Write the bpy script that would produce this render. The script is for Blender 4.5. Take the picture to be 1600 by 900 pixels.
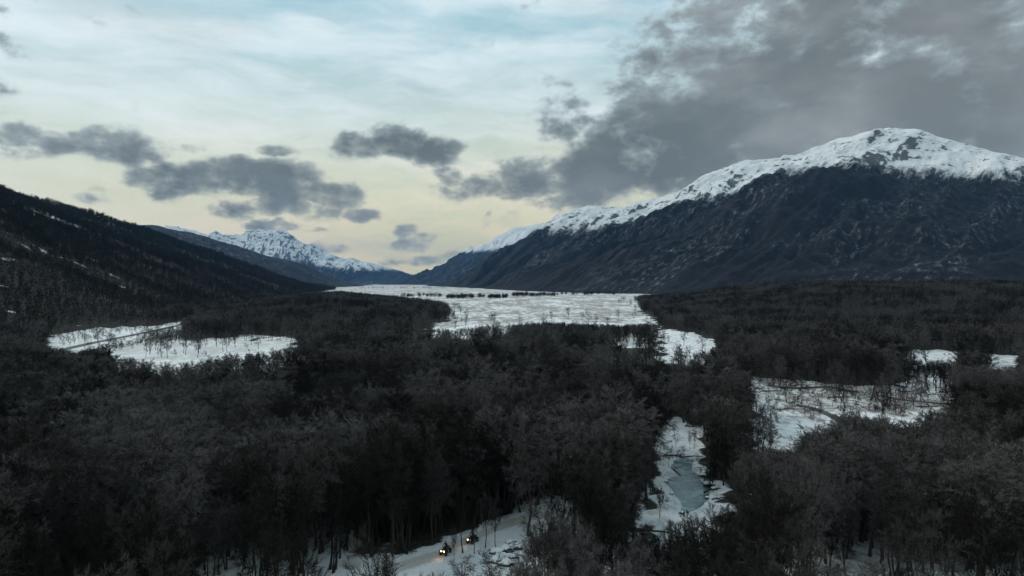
import bpy, bmesh, math, random
import numpy as np
from mathutils import Vector, Matrix, Euler

for o in list(bpy.data.objects): bpy.data.objects.remove(o)
S = bpy.context.scene
COL = S.collection
R = math.radians
rng = np.random.default_rng(7)

# ------------------------------------------------------------------ camera
CAM_Z, F, HY = 40.0, 1067.0, 440.0        # metres, focal length in px of a 1600 px frame, horizon row
cam_d = bpy.data.cameras.new("camera")
cam = bpy.data.objects.new("camera", cam_d); COL.objects.link(cam)
cam_d.lens = 24.0; cam_d.sensor_width = 36.0
cam_d.clip_start = 0.5; cam_d.clip_end = 90000
cam.location = (0, 0, CAM_Z)
cam.rotation_euler = (R(90) - math.atan((450 - HY) / F), 0, 0)
S.camera = cam
S.view_settings.view_transform = 'Standard'; S.view_settings.look = 'None'
S.view_settings.gamma = 1.0; S.view_settings.use_curve_mapping = False
S.view_settings.exposure = 0.22

def gnd(px, py, z=0.0):
    d = (CAM_Z - z) * F / (py - HY)
    return ((px - 800) / F * d, d)

# ------------------------------------------------------------------ node helpers
class NT:
    def __init__(s, tree): s.t = tree
    def n(s, typ, **kw):
        nd = s.t.nodes.new(typ)
        ins = kw.pop('ins', {})
        for k, v in kw.items(): setattr(nd, k, v)
        for k, v in ins.items(): s.set(nd.inputs[k], v)
        return nd
    def set(s, sock, v):
        if isinstance(v, bpy.types.NodeSocket): s.t.links.new(v, sock)
        else:
            if hasattr(sock.default_value, '__len__') and not hasattr(v, '__len__'): v = [v] * len(sock.default_value)
            if hasattr(sock.default_value, '__len__') and len(sock.default_value) == 4 and len(v) == 3: v = tuple(v) + (1,)
            sock.default_value = v
    def m(s, op, a, b=0.0, c=0.0, clamp=False):
        nd = s.t.nodes.new('ShaderNodeMath'); nd.operation = op; nd.use_clamp = clamp
        s.set(nd.inputs[0], a); s.set(nd.inputs[1], b); s.set(nd.inputs[2], c); return nd.outputs[0]
    def vm(s, op, a, b=(0, 0, 0)):
        nd = s.t.nodes.new('ShaderNodeVectorMath'); nd.operation = op
        s.set(nd.inputs[0], a); s.set(nd.inputs[1], b); return nd.outputs[0]
    def mix(s, f, a, b, blend='MIX'):
        nd = s.t.nodes.new('ShaderNodeMix'); nd.data_type = 'RGBA'; nd.blend_type = blend
        s.set(nd.inputs[0], f); s.set(nd.inputs[6], a); s.set(nd.inputs[7], b); return nd.outputs[2]
    def ss(s, v, a, b, lo=0.0, hi=1.0):
        nd = s.t.nodes.new('ShaderNodeMapRange'); nd.interpolation_type = 'SMOOTHSTEP'
        s.set(nd.inputs[0], v); nd.inputs[1].default_value = a; nd.inputs[2].default_value = b
        nd.inputs[3].default_value = lo; nd.inputs[4].default_value = hi; return nd.outputs[0]
    def noise(s, vec, scale, detail=4, rough=0.55, dist=0.0, w=None):
        nd = s.t.nodes.new('ShaderNodeTexNoise')
        s.set(nd.inputs['Vector'], vec); nd.inputs['Scale'].default_value = scale
        nd.inputs['Detail'].default_value = detail; nd.inputs['Roughness'].default_value = rough
        nd.inputs['Distortion'].default_value = dist; return nd.outputs[0]
    def sep(s, v):
        nd = s.t.nodes.new('ShaderNodeSeparateXYZ'); s.set(nd.inputs[0], v); return nd.outputs
    def comb(s, x, y, z=0.0):
        nd = s.t.nodes.new('ShaderNodeCombineXYZ')
        s.set(nd.inputs[0], x); s.set(nd.inputs[1], y); s.set(nd.inputs[2], z); return nd.outputs[0]

# ------------------------------------------------------------------ world: dusk sky with broken cloud
SUN_EL, SUN_AZ = R(40), R(-62)              # low in the west, ahead and to the left
w = bpy.data.worlds.new("World"); S.world = w; w.use_nodes = True
T = NT(w.node_tree); w.node_tree.nodes.clear()
tc = T.n('ShaderNodeTexCoord')
sky = T.n('ShaderNodeTexSky', sky_type='NISHITA', sun_disc=False, sun_elevation=SUN_EL, sun_rotation=SUN_AZ)
sky.air_density = 1.2; sky.dust_density = 2.2; sky.ozone_density = 2.0; sky.altitude = 200
X, Y, Z = T.sep(tc.outputs['Generated'])
az = T.m('ARCTAN2', X, Y)
hyp = T.m('SQRT', T.m('ADD', T.m('MULTIPLY', X, X), T.m('MULTIPLY', Y, Y)))
el = T.m('DIVIDE', Z, T.m('MAXIMUM', hyp, 0.02))
ae = T.comb(az, el)
zz = T.m('ADD', T.m('MAXIMUM', Z, 0.0), 0.16)
pl = T.comb(T.m('DIVIDE', X, zz), T.m('DIVIDE', Y, zz))
warp = T.n('ShaderNodeTexNoise', ins={'Vector': T.vm('MULTIPLY', ae, (1, 1.5, 1)), 'Scale': 7.0, 'Detail': 6.0})
wv = T.vm('SCALE', T.vm('SUBTRACT', warp.outputs['Color'], (0.5, 0.5, 0.5)))
wv.node.inputs['Scale'].default_value = 0.06
aew = T.vm('ADD', ae, wv)
def ae_px(px, py):
    u = (px - 800) / F; v = (HY - py) / F
    a = math.atan(u); return a, v * math.cos(a)
def blob(px, py, rx, ry, rot, amp):
    a, e = ae_px(px, py)
    mp = T.n('ShaderNodeMapping', vector_type='TEXTURE', ins={'Vector': aew, 'Location': (a, e, 0), 'Rotation': (0, 0, R(rot)), 'Scale': (rx / F, ry / F, 1)})
    ln = T.n('ShaderNodeVectorMath', operation='LENGTH', ins={0: mp.outputs[0]})
    return T.ss(ln.outputs['Value'], 1.35, 0.40, 0.0, amp)
def total(bl):
    acc = None
    for b in bl:
        v = blob(*b); acc = v if acc is None else T.m('MAXIMUM', acc, v)
    return acc
#            px    py   rx   ry  rot amp
dark = total([(1420, 60, 470, 200, 10, 1.3), (1130, 200, 360, 88, 17, 1.5), (960, 268, 290, 46, 6, 1.15), (1290, 180, 340, 100, 8, 1.5), (1080, 140, 210, 55, 20, 1.1), (840, 275, 150, 38, 6, 1.0),
              (880, 185, 70, 48, 25, .85), (1560, 180, 260, 120, 0, 1.4), (760, 290, 70, 24, 0, .85),
              (70, 222, 90, 24, 0, 1.0), (175, 226, 95, 28, 0, 1.05), (15, 240, 60, 18, 0, .7), (265, 276, 75, 34, 0, 1.0), (350, 278, 95, 36, 0, 1.25), (440, 292, 90, 40, 0, 1.25), (400, 325, 70, 18, 0, 1.0), (520, 308, 55, 26, 0, 1.1), (560, 335, 36, 14, 0, .95), (490, 330, 60, 18, 0, 1.0),
              (560, 226, 60, 30, 0, 1.1), (620, 216, 60, 34, 0, 1.2), (680, 236, 45, 28, 0, 1.1), (700, 275, 40, 22, -30, .75), (630, 380, 66, 13, 0, .80), (640, 363, 26, 10, 0, .72), (678, 372, 30, 9, 0, .7),
              (428, 352, 50, 10, 0, 1.1), (515, 388, 70, 10, 0, .7), (640, 404, 130, 12, 0, .65), (490, 357, 24, 7, 0, .8), (170, 300, 60, 13, 0, .6),
              (50, 85, 50, 14, -30, .55), (150, 38, 40, 20, -10, .4), (80, 20, 60, 16, 0, .4), (300, 228, 40, 11, 0, .65), (250, 385, 60, 9, 0, .5), (440, 232, 40, 10, 0, .5),
              (1830, 220, 300, 260, 0, 1.3), (-450, 160, 230, 130, 0, 1.0), (925, 312, 40, 10, 15, .9), (755, 350, 18, 11, 60, .65)])
nA = T.noise(T.vm('MULTIPLY', ae, (1.0, 1.5, 1)), 13.0, 12, 0.60, 0.1)
nP = T.noise(pl, 0.9, 6, 0.55, 0.2)
dens = T.m('ADD', dark, T.m('ADD', T.m('MULTIPLY', T.m('SUBTRACT', nA, 0.5), 3.2), T.m('MULTIPLY', T.m('SUBTRACT', nP, 0.5), 0.6)))
back = T.ss(Y, 0.25, -0.35)                # the half of the sky behind the camera: even overcast
dens = T.m('ADD', dens, T.m('MULTIPLY', back, 0.25))
alpha = T.ss(dens, 0.36, 0.92)
core = T.ss(dens, 0.50, 1.35)
# clear sky: the sky texture, warmed to cream near the horizon by thin high veil
SKY_STR = 0.10
clear = T.mix(1.0, sky.outputs[0], (SKY_STR * 0.62, SKY_STR * 0.66, SKY_STR * 0.72), 'MULTIPLY')
veil_n = T.noise(T.vm('MULTIPLY', aew, (0.8, 3.6, 1)), 3.2, 9, 0.62, 0.15)
veil = T.ss(veil_n, 0.34, 0.68)
glow = T.ss(el, 0.27, 0.02)
gaz = T.ss(T.m('ABSOLUTE', T.m('SUBTRACT', az, -0.12)), 0.95, 0.08)
gl = T.m('MULTIPLY', glow, gaz)
veil_c = T.mix(T.m('MULTIPLY', gl, 0.95), (0.74, 0.83, 0.86), (1.0, 0.78, 0.44))
base_c = T.mix(T.ss(el, 0.02, 0.42), (0.74, 0.72, 0.44), (0.36, 0.58, 0.66))
base_c = T.mix(0.15, base_c, clear)
lowveil = T.m('MULTIPLY', veil, T.ss(el, -0.05, 0.02))
skyc = T.mix(T.m('MULTIPLY', lowveil, 0.85), base_c, veil_c)
rose = T.ss(T.noise(T.vm('MULTIPLY', aew, (1.0, 3.0, 1)), 2.4, 3, 0.5), 0.50, 0.68)
skyc = T.mix(T.m('MULTIPLY', rose, 0.18), skyc, (0.80, 0.70, 0.60))
edge_c = T.mix(gl, (0.33, 0.40, 0.42), (0.50, 0.49, 0.38))
core_c = T.mix(T.ss(az, 0.1, 0.55), (0.105, 0.128, 0.130), (0.150, 0.168, 0.168))
cvar = T.noise(T.vm('MULTIPLY', aew, (1, 1.6, 1)), 5.0, 5, 0.55)
core_c = T.mix(T.m('MULTIPLY', T.ss(cvar, 0.38, 0.72), T.ss(az, -.1, .35, .55, 1.0)), core_c, (0.25, 0.275, 0.28))
core_c = T.mix(back, core_c, (0.50, 0.53, 0.56))
cl_c = T.mix(core, edge_c, core_c)
final = T.mix(T.m('MULTIPLY', alpha, 0.96), skyc, cl_c)
final = T.mix(T.ss(el, 0.0, -0.02), final, (0.10, 0.12, 0.14))
bg = T.n('ShaderNodeBackground', ins={'Color': final, 'Strength': 1.0})
T.t.links.new(bg.outputs[0], T.n('ShaderNodeOutputWorld').inputs[0])

sun_d = bpy.data.lights.new("sun", 'SUN'); sun_d.energy = 1.25; sun_d.angle = R(18); sun_d.color = (1.0, 0.93, 0.84)
sun = bpy.data.objects.new("sun", sun_d); COL.objects.link(sun)
sun.rotation_euler = (R(90) - SUN_EL, 0, -SUN_AZ + R(180))
S.cycles.volume_bounces = 0
S.cycles.max_bounces = 5; S.cycles.diffuse_bounces = 2

# ------------------------------------------------------------------ numpy noise
_P = rng.permutation(4096)
_G = rng.uniform(0, 2 * np.pi, 4096)
def perlin(x, y):
    xi = np.floor(x).astype(np.int64); yi = np.floor(y).astype(np.int64)
    xf = x - xi; yf = y - yi
    def g(ix, iy, fx, fy):
        h = _P[(_P[ix & 4095] + iy) & 4095]; a = _G[h]
        return np.cos(a) * fx + np.sin(a) * fy
    u = xf * xf * xf * (xf * (xf * 6 - 15) + 10); v = yf * yf * yf * (yf * (yf * 6 - 15) + 10)
    a = g(xi, yi, xf, yf); b = g(xi + 1, yi, xf - 1, yf); c = g(xi, yi + 1, xf, yf - 1); d = g(xi + 1, yi + 1, xf - 1, yf - 1)
    return (a * (1 - u) + b * u) * (1 - v) + (c * (1 - u) + d * u) * v
def fbm(x, y, o=5, r=0.5):
    s = 0; a = 1
    for i in range(o):
        s = s + a * perlin(x * 2 ** i + 17.3 * i, y * 2 ** i - 9.1 * i); a *= r
    return s
def ridged(x, y, o=5, r=0.5):
    s = 0; a = 1
    for i in range(o):
        s = s + a * (0.5 - np.abs(perlin(x * 2 ** i + 31.7 * i, y * 2 ** i + 5.3 * i))) ; a *= r
    return s
def sstep(a, b, x):
    t = np.clip((x - a) / (b - a), 0, 1); return t * t * (3 - 2 * t)
def inside(poly, x, y):
    c = np.zeros(np.shape(x), bool); n = len(poly)
    for i in range(n):
        x1, y1 = poly[i]; x2, y2 = poly[(i + 1) % n]
        if y1 == y2: continue
        k = ((y1 > y) != (y2 > y)) & (x < (x2 - x1) * (y - y1) / (y2 - y1) + x1)
        c ^= k
    return c
def pdist(poly, x, y, closed=True):
    d = np.full(np.shape(x), 1e9); n = len(poly)
    for i in range(n if closed else n - 1):
        x1, y1 = poly[i]; x2, y2 = poly[(i + 1) % n]
        dx, dy = x2 - x1, y2 - y1
        t = np.clip(((x - x1) * dx + (y - y1) * dy) / (dx * dx + dy * dy), 0, 1)
        d = np.minimum(d, np.hypot(x - x1 - t * dx, y - y1 - t * dy))
    return d

# ------------------------------------------------------------------ ground height
RIGHT_RISE = [(125, 720), (165, 570), (280, 445), (480, 400), (1600, 380), (1600, 1700), (500, 1800), (190, 1300), (140, 950)]
CENTRE_RISE = [(-45, 700), (-120, 640), (-330, 620), (-500, 1400), (-350, 1450), (-150, 1250), (-70, 900)]
FOOT_Y = np.array([0, 300, 430, 640, 1400, 3200, 6000]); FOOT_X = np.array([-480, -380, -345, -318, -470, -830, -1500])
CR_Y = np.array([-500, 600, 1000, 1467, 1800, 2200, 2500, 2800, 3150, 3600, 6000])
CR_H = np.array([430, 400, 330, 232, 215, 175, 140, 88, 50, 8, 0])
CREST_X = -1100.0
def height(x, y):
    x = np.asarray(x, float); y = np.asarray(y, float)
    near = np.exp(-((np.abs(x) + np.abs(y)) / 3000) ** 2)
    z = (0.5 * np.exp(-(y / 380) ** 2) + .12) * perlin(x / 31, y / 31) * near + 0.22 * perlin(x / 7.3, y / 7.3) * near
    for poly, H, W in ((RIGHT_RISE, 27, 330), (CENTRE_RISE, 15, 210)):
        ins = inside(poly, x, y); d = pdist(poly, x, y)
        t = np.where(ins, sstep(0, W, d), 0)
        z = z + H * t * (1 + 0.25 * perlin(x / 160, y / 160))
    fx = np.interp(y, FOOT_Y, FOOT_X); ch = np.interp(y, CR_Y, CR_H)
    t = np.clip((fx - x) / np.maximum(fx - CREST_X, 60), 0, 3)
    tt = np.minimum(t, 1)
    prof = tt ** 1.12 - np.clip(t - 1, 0, 2) * 0.25
    z = z + ch * prof + (18 * fbm(x / 260, y / 260, 3) + 6 * fbm(x / 60, y / 60, 3)) * np.clip(tt * 4, 0, 1) * np.clip(1.45 - tt, 0.25, 1) * (ch > 5)
    return z

def project(x, y, z):
    return 800 + x / y * F, HY - (z - CAM_Z) / y * F

# regions of open snow, traced on the picture and laid out on the ground
V_TRACK = [(552, 905), (556, 872), (600, 870), (660, 864), (686, 854), (704, 842), (748, 826), (775, 814), (808, 806), (815, 838), (806, 868), (770, 880), (720, 892), (700, 905)]
V_TRACK2 = [(808, 804), (850, 796), (888, 790), (900, 800), (860, 812), (815, 818)]
V_POND = [(1026, 676), (1038, 660), (1058, 650), (1072, 660), (1100, 668), (1098, 686), (1088, 702), (1084, 722), (1100, 750), (1136, 764), (1132, 778), (1106, 790), (1066, 796), (1050, 818), (1036, 836), (1014, 832), (1022, 790), (1034, 745), (1030, 700)]
V_BOG = [(1168, 590), (1230, 593), (1340, 603), (1400, 603), (1490, 616), (1488, 636), (1445, 638), (1415, 654), (1380, 648), (1330, 640), (1304, 640), (1288, 662), (1246, 654), (1218, 626), (1185, 610)]
V_GAP = [(1222, 672), (1240, 660), (1246, 676), (1228, 690)]
V_BEND = [(1022, 514), (1060, 516), (1112, 529), (1122, 542), (1080, 546), (1062, 532)]
V_BEND2 = [(960, 540), (1100, 538), (1108, 566), (950, 564)]
V_SIDE = [(1408, 552), (1428, 545), (1505, 549), (1502, 558), (1440, 562)]
V_SIDE2 = [(1545, 552), (1590, 556), (1590, 570), (1550, 568)]
V_MEADOW = [(160, 552), (215, 541), (285, 533), (390, 524), (440, 526), (466, 533), (440, 541), (400, 547), (340, 554), (290, 562), (240, 562), (190, 556)]
V_BANK = [(70, 532), (92, 520), (140, 513), (200, 511), (240, 510), (284, 503), (286, 513), (215, 530), (122, 546), (88, 538)]
V_FLAT = [(580, 444), (700, 450), (1004, 458), (998, 464), (994, 471), (1004, 479), (996, 486), (1012, 492), (1024, 497), (1016, 502), (1030, 507), (980, 506), (935, 504), (850, 503), (790, 506), (740, 508), (700, 512), (660, 509), (728, 497), (690, 470), (600, 460)]
OPEN = [V_TRACK, V_TRACK2, V_POND, V_BOG, V_GAP, V_BEND, V_SIDE, V_SIDE2, V_MEADOW, V_BANK, V_FLAT]
PART = [([(1300, 585), (1330, 585), (1330, 650), (1300, 650)], .5), (V_BEND2, .88), ([(1148, 688), (1186, 684), (1182, 765), (1150, 775)], .95), ([(1188, 655), (1262, 650), (1240, 694), (1205, 694)], .85), ([(850, 798), (1010, 790), (1010, 830), (850, 830)], .25), ([(625, 508), (800, 505), (790, 524), (640, 528)], .75), ([(180, 550), (500, 546), (500, 572), (300, 580), (190, 570)], .66),
        ([(440, 520), (500, 522), (500, 556), (440, 556)], .55), ([(1200, 640), (1400, 650), (1500, 640), (1500, 660), (1300, 676)], .5), ([(310, 800), (560, 800), (556, 900), (310, 900)], .22), ([(1330, 770), (1600, 770), (1600, 900), (1330, 900)], .22)]

# ------------------------------------------------------------------ object helpers
def tag(o, label=None, cat=None, group=None, kind=None):
    if label: o['label'] = label
    if cat: o['category'] = cat
    if group: o['group'] = group
    if kind: o['kind'] = kind
    return o
def mesh_np(name, verts, faces, mats=(), midx=None, smooth=False):
    """faces: list of int arrays (n,3) or (n,4)"""
    me = bpy.data.meshes.new(name)
    verts = np.asarray(verts, np.float32)
    loops = np.concatenate([f.ravel() for f in faces]).astype(np.int32)
    sizes = np.concatenate([np.full(len(f), f.shape[1], np.int32) for f in faces])
    starts = np.concatenate([[0], np.cumsum(sizes)[:-1]]).astype(np.int32)
    me.vertices.add(len(verts)); me.vertices.foreach_set('co', verts.ravel())
    me.loops.add(len(loops)); me.loops.foreach_set('vertex_index', loops)
    me.polygons.add(len(sizes)); me.polygons.foreach_set('loop_start', starts)
    for m in mats: me.materials.append(m)
    if midx is not None: me.polygons.foreach_set('material_index', np.asarray(midx, np.int32))
    if smooth: me.polygons.foreach_set('use_smooth', np.ones(len(sizes), bool))
    me.update(calc_edges=True); me.validate()
    return me
def link(name, me, parent=None, loc=None):
    o = bpy.data.objects.new(name, me); COL.objects.link(o)
    if parent: o.parent = parent
    if loc is not None: o.location = loc
    return o
def empty(name, loc, rz=0):
    o = bpy.data.objects.new(name, None); COL.objects.link(o); o.location = loc; o.rotation_euler = (0, 0, rz); return o
def fattr(me, name, arr, typ='FLOAT'):
    a = me.attributes.new(name, typ, 'POINT')
    a.data.foreach_set('vector' if typ == 'FLOAT_VECTOR' else 'value', np.asarray(arr).ravel())

def mat(name):
    m = bpy.data.materials.new(name); m.use_nodes = True; m.node_tree.nodes.clear()
    t = NT(m.node_tree)
    b = t.n('ShaderNodeBsdfPrincipled'); o = t.n('ShaderNodeOutputMaterial'); t.t.links.new(b.outputs[0], o.inputs[0])
    return m, t, b
def simple(name, col, rough=0.8, metal=0.0, emit=None, es=0, var=0.0, scale=20):
    m, t, b = mat(name)
    c = col
    if var:
        g = t.n('ShaderNodeNewGeometry')
        c = t.mix(t.noise(g.outputs['Position'], scale, 4), tuple(v * (1 - var) for v in col), tuple(min(1, v * (1 + var)) for v in col))
    t.set(b.inputs['Base Color'], c); t.set(b.inputs['Roughness'], rough); t.set(b.inputs['Metallic'], metal)
    if emit: t.set(b.inputs['Emission Color'], emit); t.set(b.inputs['Emission Strength'], es)
    return m
def bump(t, b, h, dist, strength=1.0):
    bp = t.n('ShaderNodeBump', ins={'Height': h, 'Distance': dist, 'Strength': strength}); t.set(b.inputs['Normal'], bp.outputs[0])

# ------------------------------------------------------------------ materials
SNOW = (0.78, 0.79, 0.79)
# ground
M_GROUND, t, b = mat('snowy_ground')
g = t.n('ShaderNodeNewGeometry'); P = g.outputs['Position']
A = lambda n: t.n('ShaderNodeAttribute', attribute_name=n).outputs['Fac']
n1 = t.noise(P, 0.35, 7, 0.65); n2 = t.noise(P, 0.06, 5, 0.6); n3 = t.noise(P, 1.6, 5, 0.6)
bogn = t.noise(t.vm('MULTIPLY', P, (1, 0.45, 1)), 0.11, 8, 0.68)
snow_c = t.mix(t.ss(n2, .35, .65), (0.72, 0.74, 0.75), (0.84, 0.85, 0.85))
tuft = t.ss(t.m('ADD', t.m('MULTIPLY', n1, 0.6), t.m('MULTIPLY', n3, 0.4)), 0.57, 0.66)
bogn2 = t.noise(t.vm('MULTIPLY', P, (1, 0.3, 1)), 0.018, 6, 0.7)
bogx = t.m('ADD', t.m('MULTIPLY', bogn, 0.55), t.m('MULTIPLY', bogn2, 0.45))
bog_m = t.m('MULTIPLY', A('bog'), t.ss(bogx, 0.43, 0.54))
brn = t.noise(t.vm('MULTIPLY', P, (1, 0.6, 1)), 0.30, 8, 0.72)
brm = t.m('MULTIPLY', A('brush'), t.ss(brn, 0.50, 0.57))
snow_c = t.mix(t.m('MULTIPLY', brm, 0.85), snow_c, (0.12, 0.105, 0.09))
c = t.mix(t.m('MULTIPLY', tuft, 0.65), snow_c, (0.10, 0.085, 0.07))
c = t.mix(t.m('MULTIPLY', bog_m, 0.9), c, (0.26, 0.225, 0.21))
lit = t.ss(t.m('ADD', A('litter_shade'), t.m('MULTIPLY', t.m('SUBTRACT', n1, 0.5), 0.9)), 0.35, 0.62)  # forest litter, with the shade under the trees put into its colour
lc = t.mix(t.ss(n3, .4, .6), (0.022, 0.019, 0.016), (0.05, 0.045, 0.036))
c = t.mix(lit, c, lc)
tr = t.ss(t.m('ADD', A('track'), t.m('MULTIPLY', t.m('SUBTRACT', n3, 0.5), 0.5)), 0.35, 0.75)
c = t.mix(t.m('MULTIPLY', tr, 0.6), c, (0.42, 0.37, 0.31))
t.set(b.inputs['Base Color'], c); t.set(b.inputs['Roughness'], 0.85); t.set(b.inputs['Specular IOR Level'], 0.2)
bump(t, b, t.m('ADD', n3, t.m('MULTIPLY', n1, 2.0)), 0.5, 0.9)

def mountain_mat(name, snowline, wob, forest, rock, patch=0.5, fs=1.0, rockiness=0.5, speck=0.5, soft=25):
    m, t, b = mat(name)
    g = t.n('ShaderNodeNewGeometry'); P = g.outputs['Position']
    x, y, z = t.sep(P); nz = t.sep(g.outputs['Normal'])[2]
    A = lambda n: t.n('ShaderNodeAttribute', attribute_name=n).outputs['Fac']
    su = t.n('ShaderNodeAttribute', attribute_name='st').outputs['Vector']   # metres along / across the slope
    na = t.noise(P, 0.004 * fs, 6, 0.6); nb = t.noise(t.vm('MULTIPLY', su, (1, 0.22, 1)), 0.014 * fs, 7, 0.62)
    nc = t.noise(P, 0.05 * fs, 7, 0.72)
    lvl = t.m('ADD', t.m('ADD', z, A('sl')), t.m('ADD', t.m('MULTIPLY', t.m('SUBTRACT', na, 0.5), wob), t.m('MULTIPLY', t.m('SUBTRACT', nb, 0.5), wob * 1.5)))
    fine_ = t.noise(t.vm('MULTIPLY', su, (1, 0.18, 1)), 0.05 * fs, 6, 0.7)
    lvl = t.m('ADD', lvl, t.m('MULTIPLY', t.m('SUBTRACT', fine_, 0.5), 230.0))
    sm = t.ss(lvl, snowline - soft, snowline + soft)
    # rock breaking through on steep or wind-blown ground
    steep = t.ss(nz, 0.80, 0.55)
    rk = t.noise(t.vm('MULTIPLY', P, (1, 1, 2.5)), 0.011 * fs, 8, 0.68)
    rk2 = t.noise(t.vm('MULTIPLY', P, (1, 1, 3)), 0.045 * fs, 6, 0.65)
    rm = t.ss(t.m('ADD', t.m('ADD', t.m('MULTIPLY', rk, 0.62), t.m('MULTIPLY', rk2, 0.38)), t.m('ADD', t.m('MULTIPLY', steep, 0.15), (rockiness - 0.5) * 0.2)), 0.565, 0.60)
    snow_c = t.mix(t.ss(na, .3, .7), (0.55, 0.57, 0.585), (0.71, 0.715, 0.71))
    rc = t.mix(t.ss(nc, .35, .65), rock, tuple(v * 1.9 for v in rock))
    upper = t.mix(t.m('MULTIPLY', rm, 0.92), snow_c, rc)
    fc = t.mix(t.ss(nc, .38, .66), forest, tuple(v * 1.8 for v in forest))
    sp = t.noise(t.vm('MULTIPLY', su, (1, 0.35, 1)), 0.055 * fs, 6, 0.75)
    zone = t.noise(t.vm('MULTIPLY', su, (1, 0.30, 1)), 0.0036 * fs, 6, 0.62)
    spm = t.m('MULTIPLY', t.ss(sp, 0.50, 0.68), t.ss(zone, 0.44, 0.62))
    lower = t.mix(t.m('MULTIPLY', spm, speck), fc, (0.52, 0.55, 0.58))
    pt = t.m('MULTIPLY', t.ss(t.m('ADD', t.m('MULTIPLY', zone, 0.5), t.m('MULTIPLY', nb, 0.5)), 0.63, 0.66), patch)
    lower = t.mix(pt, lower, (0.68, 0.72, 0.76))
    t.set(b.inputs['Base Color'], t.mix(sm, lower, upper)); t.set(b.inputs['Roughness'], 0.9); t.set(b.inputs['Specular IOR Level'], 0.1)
    bump(t, b, t.m('ADD', t.m('MULTIPLY', nc, 4.0 / fs), t.m('MULTIPLY', sp, 3.0 / fs)), 1.0, 0.7)
    return m
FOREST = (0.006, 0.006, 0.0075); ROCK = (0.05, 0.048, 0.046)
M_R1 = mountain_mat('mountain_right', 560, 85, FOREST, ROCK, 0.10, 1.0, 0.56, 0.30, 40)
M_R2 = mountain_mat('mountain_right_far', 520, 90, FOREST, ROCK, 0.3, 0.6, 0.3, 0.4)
M_L2 = mountain_mat('mountain_left_mid', 480, 120, (0.005, 0.0065, 0.009), ROCK, 0.8, 0.8, 0.5, 0.3)
M_L3 = mountain_mat('mountain_left_far', 470, 90, (0.006, 0.008, 0.011), (0.06, 0.06, 0.065), 0.95, 0.45, 0.62, 0.6, 40)
M_L4 = mountain_mat('mountain_distance', 300, 90, FOREST, ROCK, 0.6, 0.4, 0.4, 0.5)

# trees
def tree_mat(name, c0, c1, frost, frost_amt):
    m, t, b = mat(name)
    oi = t.n('ShaderNodeObjectInfo'); g = t.n('ShaderNodeNewGeometry')
    L = oi.outputs['Location']; rnd = oi.outputs['Random']
    zone = t.noise(t.vm('MULTIPLY', L, (1, 1, 0)), 0.022, 3, 0.5)
    f = t.m('ADD', t.m('MULTIPLY', rnd, 0.52), t.m('MULTIPLY', t.ss(zone, .38, .62), 0.48))
    c = t.mix(f, c0, c1)
    hue = t.noise(t.vm('MULTIPLY', L, (1, 1, 0)), 0.011, 2, 0.5)
    tint = t.mix(t.ss(hue, .42, .58), (0.95, 1.02, 0.84), (1.07, 0.98, 0.99))
    c = t.mix(1.0, c, tint, 'MULTIPLY')
    if frost_amt:
        fr = t.n('ShaderNodeAttribute', attribute_name='tip').outputs['Fac']
        c = t.mix(t.m('MULTIPLY', t.m('MULTIPLY', fr, frost_amt), t.ss(f, .25, .80, 0.04, 1.0)), c, frost)
    t.set(b.inputs['Base Color'], c); t.set(b.inputs['Roughness'], 0.95); t.set(b.inputs['Specular IOR Level'], 0.05)
    return m
M_BARK = tree_mat('tree_bark', (0.018, 0.0165, 0.015), (0.075, 0.069, 0.062), None, 0)
M_TWIG = tree_mat('tree_twigs', (0.008, 0.0073, 0.006), (0.028, 0.024, 0.022), (0.215, 0.20, 0.195), 0.8)
M_EVER = tree_mat('evergreen_leaves', (0.007, 0.010, 0.006), (0.018, 0.021, 0.012), (0.03, 0.038, 0.026), 0.3)
M_DEAD = simple('bleached_wood', (0.14, 0.13, 0.11), 0.9, var=0.35, scale=3)
M_LOG = simple('wet_log', (0.035, 0.028, 0.022), 0.9, var=0.4, scale=3)

# ------------------------------------------------------------------ tree builder
class Acc:
    def __init__(s): s.v = []; s.q = []; s.t = []; s.tip = []; s.n = 0
    def tube(s, pts, rad, k, tip=0.0):
        pts = np.asarray(pts); m = len(pts)
        d = np.gradient(pts, axis=0); d /= np.linalg.norm(d, axis=1)[:, None] + 1e-9
        ref = np.array([0.31, 0.95, 0.05]); a = np.cross(d, ref); a /= np.linalg.norm(a, axis=1)[:, None] + 1e-9
        bb = np.cross(d, a); th = np.arange(k) * 2 * np.pi / k
        ring = pts[:, None, :] + np.asarray(rad)[:, None, None] * (np.cos(th)[None, :, None] * a[:, None, :] + np.sin(th)[None, :, None] * bb[:, None, :])
        s.v.append(ring.reshape(-1, 3)); s.tip.append(np.full(m * k, tip))
        i = np.arange(m - 1)[:, None] * k; j = np.arange(k)[None, :]; j2 = (j + 1) % k
        s.q.append((s.n + np.stack([i + j, i + j2, i + k + j2, i + k + j], -1)).reshape(-1, 4)); s.n += m * k
    def twigs(s, base, vec, wid, rg):
        n = len(base); rnd = rg.normal(size=(n, 3)); side = np.cross(vec, rnd); side /= np.linalg.norm(side, axis=1)[:, None] + 1e-9
        v = np.stack([base - side * wid[:, None] / 2, base + side * wid[:, None] / 2, base + vec], 1)
        s.v.append(v.reshape(-1, 3)); s.tip.append(np.tile([0.45, 0.45, 1.0], n))
        s.t.append(s.n + np.arange(3 * n).reshape(-1, 3)); s.n += 3 * n
    def mesh(s, name, m):
        f = []
        if s.q: f.append(np.concatenate(s.q))
        if s.t: f.append(np.concatenate(s.t))
        me = mesh_np(name, np.concatenate(s.v), f, [m]); fattr(me, 'tip', np.concatenate(s.tip)); return me
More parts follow.
